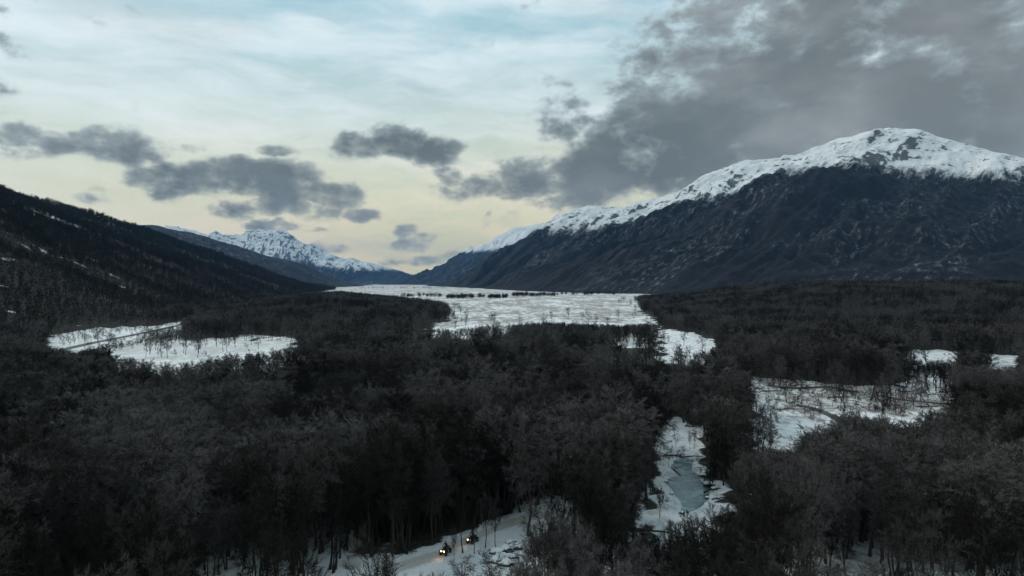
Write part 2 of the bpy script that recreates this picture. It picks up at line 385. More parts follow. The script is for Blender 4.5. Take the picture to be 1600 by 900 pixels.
def curve(p0, p1, n, bow, rg, wob):
    t = np.linspace(0, 1, n)[:, None]; p = p0 + (p1 - p0) * t
    p = p + bow * (t * (1 - t) * 4)
    p[1:-1] += rg.normal(0, wob, (n - 2, 3)); return p
def make_tree(seed, H=15.0, cr=3.2, clear=0.45, limbs=11, subs=7, fine=6, tw=9, tlen=0.75, twid=0.035, lean=0.0, stems=1, r0=0.20, kb=6):
    rg = np.random.default_rng(seed); tk, cw = Acc(), Acc()
    for st in range(stems):
        b0 = np.array([0, 0, 0.0]) if stems == 1 else np.append(rg.normal(0, 0.35, 2), 0)
        off = rg.normal(0, 0.25 + lean, 2) * (1 if stems == 1 else 3.0)
        top = np.array([off[0], off[1], H * 0.80])
        tr = curve(b0 + [0, 0, -0.4], top, 9, np.append(rg.normal(0, 0.25, 2), 0), rg, 0.10)
        rr = r0 * H / 15 * (1 - 0.80 * np.linspace(0, 1, 9)) ; rr[0] *= 1.5
        tk.tube(tr, rr, kb + 1)
        cc = np.array([off[0] * .9, off[1] * .9, H * (clear + 1) / 2 + 0.2]); ch = H * (1 - clear) / 2
        nl = limbs if stems == 1 else max(4, limbs // 2)
        for li in range(nl):
            u = (li + 0.5) / nl
            ph = li * 2.4 + rg.uniform(-.4, .4)
            zt = 0.95 - 1.45 * u ** 1.1                        # from the top of the crown downwards
            rad = math.sqrt(max(0, 1 - min(zt * zt, .98))) * rg.uniform(.72, 1.0)
            tgt = cc + np.array([math.cos(ph) * rad * cr, math.sin(ph) * rad * cr, zt * ch * rg.uniform(.85, 1.0)]) * [.84, .84, .88]
            att = np.clip((tgt[2] / H - 0.28 - 0.18 * rad) / 0.8, 0.28, 0.97)
            k = att * 8; i0 = int(k); p0 = tr[i0] * (1 - (k - i0)) + tr[min(i0 + 1, 8)] * (k - i0)
            lm = curve(p0, tgt, 6, np.array([math.cos(ph), math.sin(ph), -0.3]) * 0.25 * rad, rg, 0.14)
            rl = np.interp(att, [0, 1], [rr[2], rr[-1]]) * 0.55
            (tk).tube(lm, np.linspace(rl, 0.03, 6), 4)
            for sj in range(subs):
                f = rg.uniform(.35, 1.0); k = f * 5; i0 = min(int(k), 4); q0 = lm[i0] + (lm[i0 + 1] - lm[i0]) * (k - i0)
                rad_ = (q0 - cc) / np.array([cr, cr, ch]); dv = rg.normal(size=3) * .62 + rad_ * 1.0; dv[2] += 0.35; dv /= np.linalg.norm(dv)
                q1 = q0 + dv * cr * rg.uniform(.28, .52)
                sb = curve(q0, q1, 4, np.array([0, 0, -0.12]), rg, 0.06)
                cw.tube(sb, np.linspace(0.04, 0.016, 4), 3, 0.0)
                base = []; vec = []
                for fk in range(fine):
                    f = rg.uniform(.25, 1.0) * 3; i0 = min(int(f), 2); r0_ = sb[i0] + (sb[i0 + 1] - sb[i0]) * (f - i0)
                    rad_ = (r0_ - cc) / np.array([cr, cr, ch]); dv = rg.normal(size=3) * .65 + rad_ * .9; dv[2] += 0.4; dv /= np.linalg.norm(dv)
                    L = cr * rg.uniform(.15, .30); r1 = r0_ + dv * L
                    base.append(r0_[None]); vec.append((dv * L)[None])
                    tt = rg.uniform(.2, 1.0, tw)[:, None]; bs = r0_ + (r1 - r0_) * tt
                    vv = rg.normal(size=(tw, 3)) * 0.6 + dv * 0.9 + rad_ * .4; vv[:, 2] += 0.3
                    vv /= np.linalg.norm(vv, axis=1)[:, None]; vv *= (tlen * rg.uniform(.5, 1.1, tw))[:, None]
                    base.append(bs); vec.append(vv)
                base = np.concatenate(base); vec = np.concatenate(vec)
                cw.twigs(base, vec, np.full(len(base), twid), rg)
    return tk, cw
def leafy_tree(seed, H=13.0, cr=3.0, n=900, size=0.5, clear=.2):
    rg = np.random.default_rng(seed); tk, cw = Acc(), Acc()
    tr = curve(np.array([0, 0, -.4]), np.array([rg.normal(0, .3), rg.normal(0, .3), H * .85]), 6, np.zeros(3), rg, .1)
    tk.tube(tr, np.linspace(.22, .04, 6), 5)
    for i in range(9):
        ph = i * 2.4; z = H * (clear + (.9 - clear) * i / 9); r = cr * math.sin(min(1, (1 - z / H) * 2 + .25) * 1.5) * .8
        tip = np.array([math.cos(ph) * r, math.sin(ph) * r, z + 1.2]); tk.tube(curve(np.array([0, 0, z - .8]), tip, 4, np.zeros(3), rg, .05), np.linspace(.07, .02, 4), 3)
        m = n // 9; c = tip * [.8, .8, 1]; p = c + rg.normal(size=(m, 3)) * [cr * .33, cr * .33, cr * .26]
        v = rg.normal(size=(m, 3)); v /= np.linalg.norm(v, axis=1)[:, None]; v *= size
        cw.twigs(p, v, np.full(m, size * .75), rg)
    return tk, cw
def joined(name, tk, cw, mb=None, mc=None):
    a = np.concatenate(tk.v); bv = np.concatenate(cw.v); off = len(a)
    q = [np.concatenate(tk.q)]; mi = [np.zeros(len(q[0]))]
    if cw.q: q.append(np.concatenate(cw.q) + off); mi.append(np.ones(len(q[-1])))
    q.append(np.concatenate(cw.t) + off); mi.append(np.ones(len(q[-1])))
    me = mesh_np(name, np.concatenate([a, bv]), q, [mb or M_BARK, mc or M_TWIG], np.concatenate(mi))
    fattr(me, 'tip', np.concatenate(tk.tip + cw.tip)); return me

NEAR = []                                   # (trunk mesh, crown mesh, base height, joined mesh)
specs = [dict(H=15, cr=2.9, clear=.52), dict(H=16, cr=2.6, clear=.6), dict(H=14, cr=3.4, clear=.5), dict(H=15, cr=2.3, clear=.58, limbs=9),
         dict(H=13, cr=3.2, clear=.4, stems=2), dict(H=15.5, cr=2.8, clear=.62), dict(H=14.5, cr=3.7, clear=.52, limbs=13), dict(H=16, cr=2.4, clear=.52, stems=2)]
for sp in specs: sp.update(tw=14, subs=9, tlen=.55, twid=.032)
for i, sp in enumerate(specs):
    tk, cw = make_tree(100 + i, **sp)
    NEAR.append((tk.mesh('trunk', M_BARK), cw.mesh('crown', M_TWIG), sp['H'], joined('kit_near_%d' % i, tk, cw)))
MID = []
for i in range(7):
    tk, cw = make_tree(200 + i, H=14.5, cr=[3.2, 2.8, 3.6, 3.0, 3.4, 2.6, 3.3][i], clear=[.42, .5, .35, .3, .45, .5, .38][i], limbs=9, subs=6, fine=5, tw=8, tlen=.75, twid=.055, kb=4)
    MID.append(joined('kit_mid_%d' % i, tk, cw))
FAR = []
for i in range(5):
    tk, cw = make_tree(300 + i, H=13.5, cr=[3.4, 3.0, 3.8, 3.2, 2.8][i], clear=[.3, .35, .25, .3, .4][i], limbs=7, subs=4, fine=2, tw=6, tlen=1.25, twid=.17, kb=3)
    FAR.append((tk, cw))
M_TWIG2 = tree_mat('hillside_twigs', (0.006, 0.006, 0.0045), (0.018, 0.015, 0.013), (0.07, 0.06, 0.052), 0.5)
EVER = []
for i in range(3):
    tk, cw = leafy_tree(400 + i, H=[12, 14, 10][i], cr=[2.8, 3.0, 3.2][i], n=700, size=.55)
    EVER.append(joined('kit_ever_%d' % i, tk, cw, M_BARK, M_EVER))
SAP = []
for i in range(4):
    tk, cw = make_tree(500 + i, H=[4.5, 3.2, 2.4, 5.5][i], cr=[.8, .9, 1.1, .9][i], clear=[.3, .1, .02, .35][i], limbs=6, subs=4, fine=3, tw=4, tlen=.45, twid=.035, kb=3, r0=.16)
    SAP.append(joined('kit_sapling_%d' % i, tk, cw))

FAR = [joined('kit_far_%d' % i, a_, b_, None, M_TWIG2) for i, (a_, b_) in enumerate(FAR)]
def kit(name, meshes):
    c = bpy.data.collections.new(name)
    for i, me in enumerate(meshes):
        c.objects.link(bpy.data.objects.new('%s_%02d' % (name, i), me))
    return c
def scatter(name, coll, x, y, z, rot, scl, vid, label, cat):
    n = len(x); me = bpy.data.meshes.new(name); me.vertices.add(n)
    me.vertices.foreach_set('co', np.stack([x, y, z], 1).astype(np.float32).ravel())
    r = np.zeros((n, 3), np.float32); r[:, 2] = rot; r[:, :2] = rng.normal(0, .03, (n, 2))
    fattr(me, 'rot', r, 'FLOAT_VECTOR'); fattr(me, 'scl', np.asarray(scl, np.float32), 'FLOAT_VECTOR'); fattr(me, 'vid', np.asarray(vid, np.int32), 'INT')
    o = link(name, me)
    ng = bpy.data.node_groups.new(name, 'GeometryNodeTree')
    ng.interface.new_socket('Geometry', in_out='INPUT', socket_type='NodeSocketGeometry'); ng.interface.new_socket('Geometry', in_out='OUTPUT', socket_type='NodeSocketGeometry')
    N, Lk = ng.nodes, ng.links
    gi, go = N.new('NodeGroupInput'), N.new('NodeGroupOutput'); ip = N.new('GeometryNodeInstanceOnPoints')
    ci = N.new('GeometryNodeCollectionInfo'); ci.inputs[0].default_value = coll; ci.inputs[1].default_value = True; ci.inputs[2].default_value = True
    def na(nm, dt):
        a = N.new('GeometryNodeInputNamedAttribute'); a.data_type = dt; a.inputs[0].default_value = nm; return a.outputs[0]
    Lk.new(gi.outputs[0], ip.inputs['Points']); Lk.new(ci.outputs[0], ip.inputs['Instance']); ip.inputs['Pick Instance'].default_value = True
    Lk.new(na('vid', 'INT'), ip.inputs['Instance Index']); Lk.new(na('rot', 'FLOAT_VECTOR'), ip.inputs['Rotation']); Lk.new(na('scl', 'FLOAT_VECTOR'), ip.inputs['Scale'])
    Lk.new(ip.outputs[0], go.inputs[0])
    md = o.modifiers.new('scatter', 'NODES'); md.node_group = ng
    tag(o, label, cat, kind='stuff'); return o

# ------------------------------------------------------------------ ground mesh
def spaced(lo, hi, fine, c, n):
    a = np.arcsinh((lo - c) / fine); b2 = np.arcsinh((hi - c) / fine); return c + fine * np.sinh(np.linspace(a, b2, n))
gx = spaced(-17000, 17000, 190, 0, 760); gy = spaced(-2500, 24500, 190, 120, 760)
GX, GY = np.meshgrid(gx, gy); hx, hy = GX.ravel(), GY.ravel(); hz = height(hx, hy)
safe = np.maximum(hy, 5.0); gpx, gpy = project(hx, safe, hz); front = hy > 30
POND_PX = [(1052, 720), (1058, 717), (1066, 716), (1076, 717), (1084, 718), (1082, 726), (1080, 734), (1090, 740), (1094, 748), (1102, 756), (1108, 766), (1106, 776), (1100, 784), (1090, 790), (1082, 796), (1072, 802), (1064, 800), (1066, 790), (1064, 780), (1056, 772), (1054, 762), (1046, 756), (1044, 748), (1052, 744), (1066, 742), (1058, 735), (1050, 729)]
POND = [gnd(*p) for p in POND_PX]
TRACK = [gnd(590, 905), gnd(640, 884), gnd(690, 868), gnd(722, 848), gnd(760, 833), gnd(800, 818), gnd(850, 805), gnd(905, 795), gnd(960, 792)]
STREAMS = [([gnd(1200, 601), gnd(1240, 606), gnd(1300, 604), gnd(1340, 612)], 2.6), ([gnd(1246, 632), gnd(1270, 636), gnd(1300, 648), gnd(1330, 664)], 2.4), ([gnd(1372, 616), gnd(1420, 624), gnd(1490, 630)], 2.2),
           ([gnd(1020, 838), gnd(1000, 826), gnd(975, 815)], 1.6), ([gnd(1000, 838), gnd(1022, 852), gnd(1030, 880), gnd(1040, 960)], 1.4), ([gnd(1160, 722), gnd(1130, 724), gnd(1096, 722)], 2.0),
           ([gnd(392, 532), gnd(402, 528), gnd(430, 526), gnd(470, 524)], 3.0)]
pd = np.where((np.abs(hx) < 120) & (hy < 260) & (hy > 60), pdist(POND, hx, hy), 1e3); pin = inside(POND, hx, hy)
carve = np.where(pin, -0.75, 0) - np.where(~pin & (pd < 2.5), 0.25 * (1 - pd / 2.5), 0)
for ln, wd in STREAMS:
    d = pdist(ln, hx, hy, False); carve = np.minimum(carve, -0.55 * sstep(wd * 1.6, wd * .5, d))
td = pdist(TRACK, hx, hy, False)
flat_t = sstep(4.5, 2.0, td)
hz2 = hz * (1 - flat_t * .8) + carve
ROAD = [gnd(60, 560), gnd(122, 543), gnd(200, 528), gnd(282, 510)] + [(-330, 720), (-400, 1000), (-455, 1400)]
rd = pdist(ROAD, hx, hy, False); hz2 = np.where(rd < 14, hz2 * sstep(3.5, 14, rd) + 1.2 * (1 - sstep(3.5, 14, rd)), hz2)
def march(px, py):
    d = np.linspace(350, 5200, 1600); X_, Z_ = (px - 800) / F * d, CAM_Z + (HY - py) / F * d; k_ = np.where(height(X_, d) > Z_)[0]
    return (X_[k_[0]], d[k_[0]]) if len(k_) else (1e6, 1e6)
PATCH = [march(a_, b_ + (8 if b_ < 350 else 0)) + ((c_ * 1.4, d_ * 2.6) if b_ < 350 else (c_ * (.9 if b_ > 450 else .6), d_ * (1.3 if b_ > 450 else .7))) for a_, b_, c_, d_ in ((10, 300, 30, 80), (22, 312, 16, 40), (45, 317, 26, 40), (68, 325, 20, 60), (80, 330, 22, 60), (58, 386, 18, 42), (70, 393, 14, 40), (160, 337, 26, 60), (172, 342, 18, 60), (205, 350, 22, 60), (228, 375, 30, 60), (240, 380, 22, 60),
    (142, 405, 10, 30), (133, 417, 9, 26), (175, 430, 9, 28), (190, 446, 9, 26), (450, 469, 14, 90), (464, 466, 10, 110), (516, 454, 26, 200), (526, 450, 20, 200), (432, 452, 16, 50), (100, 404, 8, 20), (8, 450, 8, 20), (380, 408, 22, 80), (390, 402, 18, 80))]
def in_patch(x, y):
    q = np.full(np.shape(x), 9.0); nn_ = 1 + 1.3 * perlin(x / 14, y / 22) + .8 * perlin(x / 5, y / 9)
    for a_, b_, c_, d_ in PATCH: q = np.minimum(q, np.hypot((x - a_) / (c_ * .9), (y - b_) / (d_ * .32)) * nn_ * 1.15)
    return q < 1
def in_open(px, py):
    px = px + 12 * perlin(hx / 9, hy / 9) + 8 * perlin(hx / 40, hy / 40); py = py + 3 * perlin(hx / 9 + 70, hy / 12)
    k = np.zeros(np.shape(px), bool)
    for p in OPEN: k |= inside(p, px, py)
    return k
op = in_open(gpx, gpy) & front
op2 = op.copy()
for f_ in (3, 6, 9, 12, 14.5):
    qx_, qy_ = project(hx, safe, hz + f_); op2 |= in_open(qx_, qy_) & front
bog = np.where(inside(V_FLAT, gpx, gpy) | (hy > 700), 1.0, 0.0) + np.where(inside(V_BOG, gpx, gpy), .9, 0) + np.where(inside(V_MEADOW, gpx, gpy), .35, 0)
bog = np.where(front, bog, 0)
brush = np.where(front, np.where(inside(V_BOG, gpx, gpy), 1.0, np.where(inside(V_MEADOW, gpx, gpy), .25, np.where(hy < 520, .55, .0))), 0); brush = np.where(inside(V_TRACK, gpx, gpy), .15, np.where(inside(V_POND, gpx, gpy), .35, brush))
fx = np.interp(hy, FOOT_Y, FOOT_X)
litter_shade = np.where(inside(RIGHT_RISE, hx, hy) | inside(CENTRE_RISE, hx, hy), .95, 0.0)
litter_shade = np.maximum(litter_shade, sstep(-5, -25, hx - fx) * 1.05)
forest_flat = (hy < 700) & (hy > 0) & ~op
fl = np.where(((gpx > 315) & (gpx < 560) | (gpx > 1180)) & (hy < 140), .30, .80) + .35 * perlin(hx / 14, hy / 14) + np.where(hy > 140, .2, 0)  # floor among the trunks darkened: undergrowth plus painted forest shade
litter_shade = np.where(forest_flat & (litter_shade < .5), fl, litter_shade)
litter_shade = np.where((gpx > 790) & (gpx < 1010) & (hy < 135) & (hy > 0), np.minimum(litter_shade, .30), litter_shade)
litter_shade = np.where(inside(V_BANK, gpx, gpy) & front, .12, litter_shade)
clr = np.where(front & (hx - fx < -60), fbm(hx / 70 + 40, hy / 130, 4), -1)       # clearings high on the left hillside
litter_shade = np.where(in_patch(hx, hy), .05, litter_shade); litter_shade = np.where(op & ~inside(V_BANK, gpx, gpy), np.minimum(litter_shade, .08), litter_shade)
litter_shade = np.where(op2 & ~op & (litter_shade > .1) & (hx > fx), .12 + .5 * np.clip(perlin(hx / 9, hy / 9) + .1, 0, 1), litter_shade)
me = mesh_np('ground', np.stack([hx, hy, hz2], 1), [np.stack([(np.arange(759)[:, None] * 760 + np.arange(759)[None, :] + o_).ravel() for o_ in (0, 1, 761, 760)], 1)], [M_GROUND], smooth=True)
fattr(me, 'bog', bog); fattr(me, 'brush', brush); fattr(me, 'litter_shade', litter_shade); fattr(me, 'track', np.maximum(sstep(2.2, .8, np.abs(td - .0)) * .9, 0))
tag(link('ground', me), 'snow-covered valley floor and lower slopes under the forest', 'ground', kind='structure')

def ribbon(name, line, wid, m, dz, label, cat, sub=8, jag=0.25):
    pts = np.array(line, float); s = np.concatenate([[0], np.cumsum(np.hypot(*np.diff(pts, axis=0).T))])
    q = np.linspace(0, s[-1], sub * len(pts)); cx = np.interp(q, s, pts[:, 0]); cy = np.interp(q, s, pts[:, 1])
    for _ in range(3): cx[1:-1] = (cx[:-2] + cx[1:-1] + cx[2:]) / 3; cy[1:-1] = (cy[:-2] + cy[1:-1] + cy[2:]) / 3
    dx, dy = np.gradient(cx), np.gradient(cy); L = np.hypot(dx, dy); nx, ny = -dy / L, dx / L
    wa = wid * (1 + jag * perlin(q / 5, q * 0 + 3.3)); wb = wid * (1 + jag * perlin(q / 5, q * 0 + 8.3))
    a = np.stack([cx + nx * wa, cy + ny * wa], 1); bb = np.stack([cx - nx * wb, cy - ny * wb], 1)
    z = np.full(len(q), dz) if not callable(dz) else dz(cx, cy)
    v = np.concatenate([np.column_stack([a, z]), np.column_stack([bb, z])]); n = len(q); i = np.arange(n - 1)
    me = mesh_np(name, v, [np.stack([i, i + n, i + n + 1, i + 1], 1)], [m])
    return tag(link(name, me), label, cat, kind='structure')
M_ICE, t, b = mat('pond_ice'); g = t.n('ShaderNodeNewGeometry')
pn = t.noise(g.outputs['Position'], 0.28, 5, .6, .6); pn2 = t.noise(g.outputs['Position'], 0.9, 4, .6)
t.set(b.inputs['Base Color'], t.mix(t.ss(t.m('ADD', t.m('MULTIPLY', pn, .7), t.m('MULTIPLY', pn2, .3)), .42, .66), (0.085, 0.15, 0.155), (0.34, 0.44, 0.44)))
t.set(b.inputs['Roughness'], t.ss(pn, .4, .6, .12, .45)); t.set(b.inputs['Specular IOR Level'], 0.35)
M_WATER, t, b = mat('dark_water'); g = t.n('ShaderNodeNewGeometry')
t.set(b.inputs['Base Color'], t.mix(t.noise(g.outputs['Position'], .3, 4), (0.03, 0.034, 0.035), (0.10, 0.11, 0.11))); t.set(b.inputs['Roughness'], 0.25); t.set(b.inputs['Specular IOR Level'], 0.3)
M_ROAD = simple('road_surface', (0.06, 0.064, 0.064), .8, var=.25, scale=1.5)
# pond: a fan over a fine grid clipped to the carved hollow
pp = np.array(POND); bm = bmesh.new()
vs = [bm.verts.new((x, y, -.33)) for x, y in [(p[0] + (p[0] - pp[:, 0].mean()) * .05, p[1] + (p[1] - pp[:, 1].mean()) * .05) for p in POND]]
bm.faces.new(vs); bmesh.ops.triangulate(bm, faces=bm.faces[:]); me = bpy.data.meshes.new('pond'); bm.to_mesh(me); bm.free(); me.materials.append(M_ICE)
tag(link('pond', me), 'grey green half frozen pond in the snowy clearing', 'pond', kind='structure')
sl = ['thin dark stream crossing the far side of the right-hand bog', 'dark stream curving through the near left of the bog', 'thin stream along the right side of the bog', 'dark brook running left from below the pond', 'brook running towards the bottom edge below the pond',
      'icy side channel between the pond and the trees on its right', 'dark stream bend in the left meadow']
for (ln, wd), lb in zip(STREAMS, sl): ribbon('stream', ln, wd * .72, M_WATER, lambda x, y: height(x, y) - .32, lb, 'stream')
M_RUT = simple('packed_snow', (0.50, 0.46, 0.41), .8, var=.15, scale=2)
for off_, lb in ((-.5, 'left-hand wheel rut pressed into the snowy track'), (.5, 'right-hand wheel rut pressed into the snowy track')):
    tp = np.array(TRACK); dd = np.gradient(tp, axis=0); dd /= np.hypot(dd[:, 0], dd[:, 1])[:, None]
    ribbon('wheel_rut', list(map(tuple, tp + np.column_stack([-dd[:, 1], dd[:, 0]]) * off_)), .13, M_RUT, lambda x, y: height(x, y) * .2 + .02, lb, 'wheel rut', 14, .5)
ribbon('road', ROAD, 3.3, M_ROAD, 1.25, 'grey cleared road along the foot of the left hill', 'road', 10, 0)

# ------------------------------------------------------------------ mountains
def pxd(p): return ((p[0] - 800) / F * p[2], p[2], CAM_Z + (HY - p[1]) / F * p[2])
def mountain(name, m, crest, foot, ns, nw, rough, label, back=2500, prof=1.15, gl=220., foot_z=-4, seed=0, crestn=0.3, crag=0, snow=None):
    C = np.array([pxd(p) for p in crest]); Fp = np.array(foot, float)
    k = np.array([p[3] if len(p) > 3 else 0 for p in crest])
    s = np.concatenate([[0], np.cumsum(np.hypot(*np.diff(C[:, :2], axis=0).T))]); q = np.linspace(0, s[-1], ns)
    cx, cy, cz = (np.interp(q, s, C[:, i]) for i in range(3))
    fs_ = np.linspace(0, s[-1], len(Fp)); fx_, fy_ = np.interp(q, fs_, Fp[:, 0]), np.interp(q, fs_, Fp[:, 1])
    for _ in range(max(1, ns // 60)):
        fx_[1:-1] = (fx_[:-2] + fx_[1:-1] + fx_[2:]) / 3; fy_[1:-1] = (fy_[:-2] + fy_[1:-1] + fy_[2:]) / 3
    wv = np.concatenate([np.linspace(-.35, 0, nw // 5, endpoint=False), np.linspace(0, 1.08, nw)]); W, Q = np.meshgrid(wv, q)
    ex, ey = fx_[:, None], fy_[:, None]; X = cx[:, None] + (ex - cx[:, None]) * W; Y = cy[:, None] + (ey - cy[:, None]) * W
    L = np.hypot(fx_ - cx, fy_ - cy)[:, None]; H = cz[:, None] - foot_z
    p = np.where(W >= 0, np.clip(1 - W, 0, 1) ** prof, 1 + W * 1.2)
    Z = foot_z + H * p - np.where(W > 1, (W - 1) * L * .1, 0)
    wa = L * W
    env = np.clip(np.sin(np.clip(W, 0, 1) * np.pi), 0, 1) ** .7 * np.clip(H / 300, 0.05, 1.6)
    qq = Q + 0.22 * gl * perlin(Q / gl * .6 + seed, wa / 500)
    gul = ridged(qq / gl + seed, wa / (gl * 7) + seed, 4, .5) - .45
    Z = Z + rough * env * (gul * 1.5 + fbm(X / 900 + seed, Y / 900, 4, .42) * .7)
    ce = np.exp(-(W / .10) ** 2) * np.clip(H / 300, 0, 1.5)
    Z = Z + rough * .35 * fbm(X / 170 + seed, Y / 170, 4) * np.clip(env + ce * crestn, 0, 1)
    if crag: Z = Z + crag * (ridged(X / 420 + seed, Y / 420, 5, .6) - .8) * np.exp(-((W - .08) / .22) ** 2) * sstep(600, 800, cz)[:, None]
    n1_, n2_ = X.shape; i = np.arange(n1_ - 1)[:, None] * n2_ + np.arange(n2_ - 1)[None, :]
    me = mesh_np(name, np.stack([X.ravel(), Y.ravel(), Z.ravel()], 1), [np.stack([i, i + 1, i + n2_ + 1, i + n2_], -1).reshape(-1, 4)], [m], smooth=True)
    slv = np.interp(Q.ravel(), *snow) if snow else np.zeros(Q.size); fattr(me, 'sl', slv.astype(np.float32))
    st = np.stack([Q.ravel(), wa.ravel(), np.zeros(Q.size)], 1); fattr(me, 'st', st.astype(np.float32), 'FLOAT_VECTOR')
    return tag(link(name, me), label, 'mountain', kind='structure')
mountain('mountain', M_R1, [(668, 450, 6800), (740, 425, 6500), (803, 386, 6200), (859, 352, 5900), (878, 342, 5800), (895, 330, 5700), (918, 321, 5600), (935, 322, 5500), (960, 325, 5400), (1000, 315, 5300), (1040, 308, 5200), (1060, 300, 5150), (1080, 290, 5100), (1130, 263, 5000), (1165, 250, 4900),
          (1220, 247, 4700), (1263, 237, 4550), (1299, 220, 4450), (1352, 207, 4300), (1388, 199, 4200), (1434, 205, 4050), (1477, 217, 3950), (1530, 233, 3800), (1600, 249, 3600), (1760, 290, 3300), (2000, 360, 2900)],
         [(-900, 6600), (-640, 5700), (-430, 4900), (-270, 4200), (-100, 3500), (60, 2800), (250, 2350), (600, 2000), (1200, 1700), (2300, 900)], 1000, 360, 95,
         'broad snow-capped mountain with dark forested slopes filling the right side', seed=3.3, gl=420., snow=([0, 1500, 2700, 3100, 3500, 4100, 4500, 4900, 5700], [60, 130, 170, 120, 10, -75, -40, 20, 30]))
mountain('mountain', M_R2, [(630, 446, 10500), (662, 437, 10800), (694, 422, 11200), (706, 411, 11400), (737, 392, 11600), (769, 375, 11800), (787, 364, 11900), (803, 356, 12000), (825, 353, 12100), (848, 348, 12200), (900, 356, 12400), (1000, 350, 12500)],
         [(-1900, 9000), (-1500, 8600), (-1000, 8200), (-300, 8000), (700, 8000)], 300, 140, 90, 'smaller snow-topped mountain behind the left end of the big right-hand one', seed=9.1, gl=500.)
mountain('mountain', M_L2, [(-250, 340, 4300), (120, 345, 4700), (245, 353, 5000), (300, 364, 5300), (345, 377, 5600), (380, 388, 5800), (415, 399, 6000), (440, 405, 6300), (480, 420, 6800), (520, 435, 7300), (560, 445, 7800), (600, 449, 8300)],
         [(-1500, 2600), (-1300, 3600), (-1200, 4600), (-1250, 5600), (-1350, 6800)], 420, 170, 60, 'dark blue forested ridge behind the left hill', seed=5.7, gl=360.)
mountain('mountain', M_L3, [(150, 352, 13500), (275, 354, 13300), (303, 361, 13200), (322, 368, 13200), (337, 360, 13200), (350, 367, 13200), (362, 367, 13200), (378, 366, 13200), (391, 360, 13200), (405, 357, 13200), (425, 359, 13200), (444, 360, 13200), (453, 365, 13100), (466, 376, 13000), (481, 384, 13000), (489, 381, 13000), (500, 387, 13000),
          (512, 395, 13000), (528, 402, 13000), (559, 406, 13000), (590, 414, 13200), (615, 420, 13400), (637, 427, 13600), (656, 436, 13800), (680, 444, 14000)],
         [(-5200, 8200), (-4300, 8400), (-3600, 9200), (-2900, 10000), (-2100, 11000)], 620, 240, 110, 'distant rocky snow peak at the head of the left range', seed=2.2, gl=520., crestn=.5, crag=110, snow=([0, 1500, 3500, 4500, 5000, 5600, 6400], [120, 80, 50, 80, 175, 235, 190]))
mountain('mountain', M_L4, [(600, 440, 21000), (640, 430, 21500), (655, 427, 22000), (670, 425, 22000), (690, 424, 22000), (720, 428, 22000), (760, 436, 22000)],
         [(-4000, 17000), (-2500, 16500), (0, 17000)], 120, 60, 60, 'tiny pale hill at the far end of the valley', seed=7.7, gl=900.)

# ------------------------------------------------------------------ scatter trees
def candidates(x0, x1, y0, y1, sp, jit=.42):
    xs = np.arange(x0, x1, sp); ys = np.arange(y0, y1, sp); x, y = np.meshgrid(xs, ys); x = x.ravel(); y = y.ravel()
    x = x + rng.uniform(-jit, jit, x.shape) * sp; y = y + rng.uniform(-jit, jit, y.shape) * sp
    px = 800 + x / np.maximum(y, 1) * F; k = (px > -110) & (px < 1710); return x[k], y[k]
def keep(x, y, h, cr=2.2, polys=OPEN, part=PART):
    z = height(x, y); lot = rng.random(len(x)); sc = np.clip(y / 100, 1, 9)
    jx = 16 * perlin(x / (5 * sc), y / (5 * sc)) + rng.normal(0, 4, len(x)); jy = 5 * perlin(x / (6 * sc) + 50, y / (6 * sc)) + rng.normal(0, .8, len(x))
    jx = np.where(y < 115, jx * .3, jx); jy = np.where(y < 115, jy * .3, jy)
    qx, qy = project(x, y, z); stray = rng.random(len(x)) < np.where(inside(V_BOG, qx, qy), .07, np.where(inside(V_MEADOW, qx, qy), .09, .010))
    done = np.zeros(len(x), bool)
    for hsc in (1.0, .8, .62, .45):
        ok = np.ones(len(x), bool); hh = h * hsc
        for f in (0.02, .12, .25, .38, .52, .66, .8, 1.0):
            for sx in (-1, 0, 1):
                px, py = project(x + sx * cr * hsc * (1 if f > .4 else .2), y, z + hh * f)
                px = px + jx; py = py + jy
                for p in polys: ok &= ~inside(p, px, py)
                for p, pr in part: ok &= ~(inside(p, px, py) & (lot < pr))
        new = ok & ~done & ((hsc > .9) | (rng.random(len(x)) < .75)); h[new] *= hsc; done |= new
        if hsc == 1.0: done |= stray & (y > 125)
    ok = done & ~inside(POND, x, y)
    ok &= pdist(ROAD, x, y, False) > 7; ok &= (pdist(TRACK, x, y, False) > 3.2) | (y > 125)
    return ok, z
MAIN = []
x1, y1 = candidates(-160, 160, 56, 160, 3.15); x2, y2 = candidates(-420, 420, 160, 330, 4.7); x3, y3 = candidates(-40, 30, 92, 140, 2.3); k3 = (800 + x3 / y3 * F > 555) & (800 + x3 / y3 * F < 1000) & (rng.random(len(x3)) < .8)
x4, y4 = candidates(-70, 90, 90, 128, 2.7); p4 = 800 + x4 / y4 * F; k4 = ((p4 > 290) & (p4 < 565) | (p4 > 1180)) & (rng.random(len(x4)) < .7)
x, y = np.concatenate([x1, x2, x3[k3], x4[k4]]), np.concatenate([y1, y2, y3[k3], y4[k4]])
hs = 13.6 + 2.6 * perlin(x / 26, y / 26) * 1.5 + rng.normal(0, 1.2, len(x)); dom = rng.random(len(x)) < .34; hs = np.clip(np.where(dom, hs + 1.6, hs - 1.8), 7.5, 18)
fxx = np.interp(y, FOOT_Y, FOOT_X)
gapn = perlin(x / 15 + 5, y / 15)
pxx = 800 + x / y * F
k, z = keep(x, y, hs); k &= ~((y < 91) & (((pxx > 290) & (pxx < 580)) | (pxx > 1220)) & (rng.random(len(x)) < .86))
k &= (gapn > -.42) & ((rng.random(len(x)) < .90))
x, y, z, hs, dom = x[k], y[k], z[k], hs[k], dom[k]
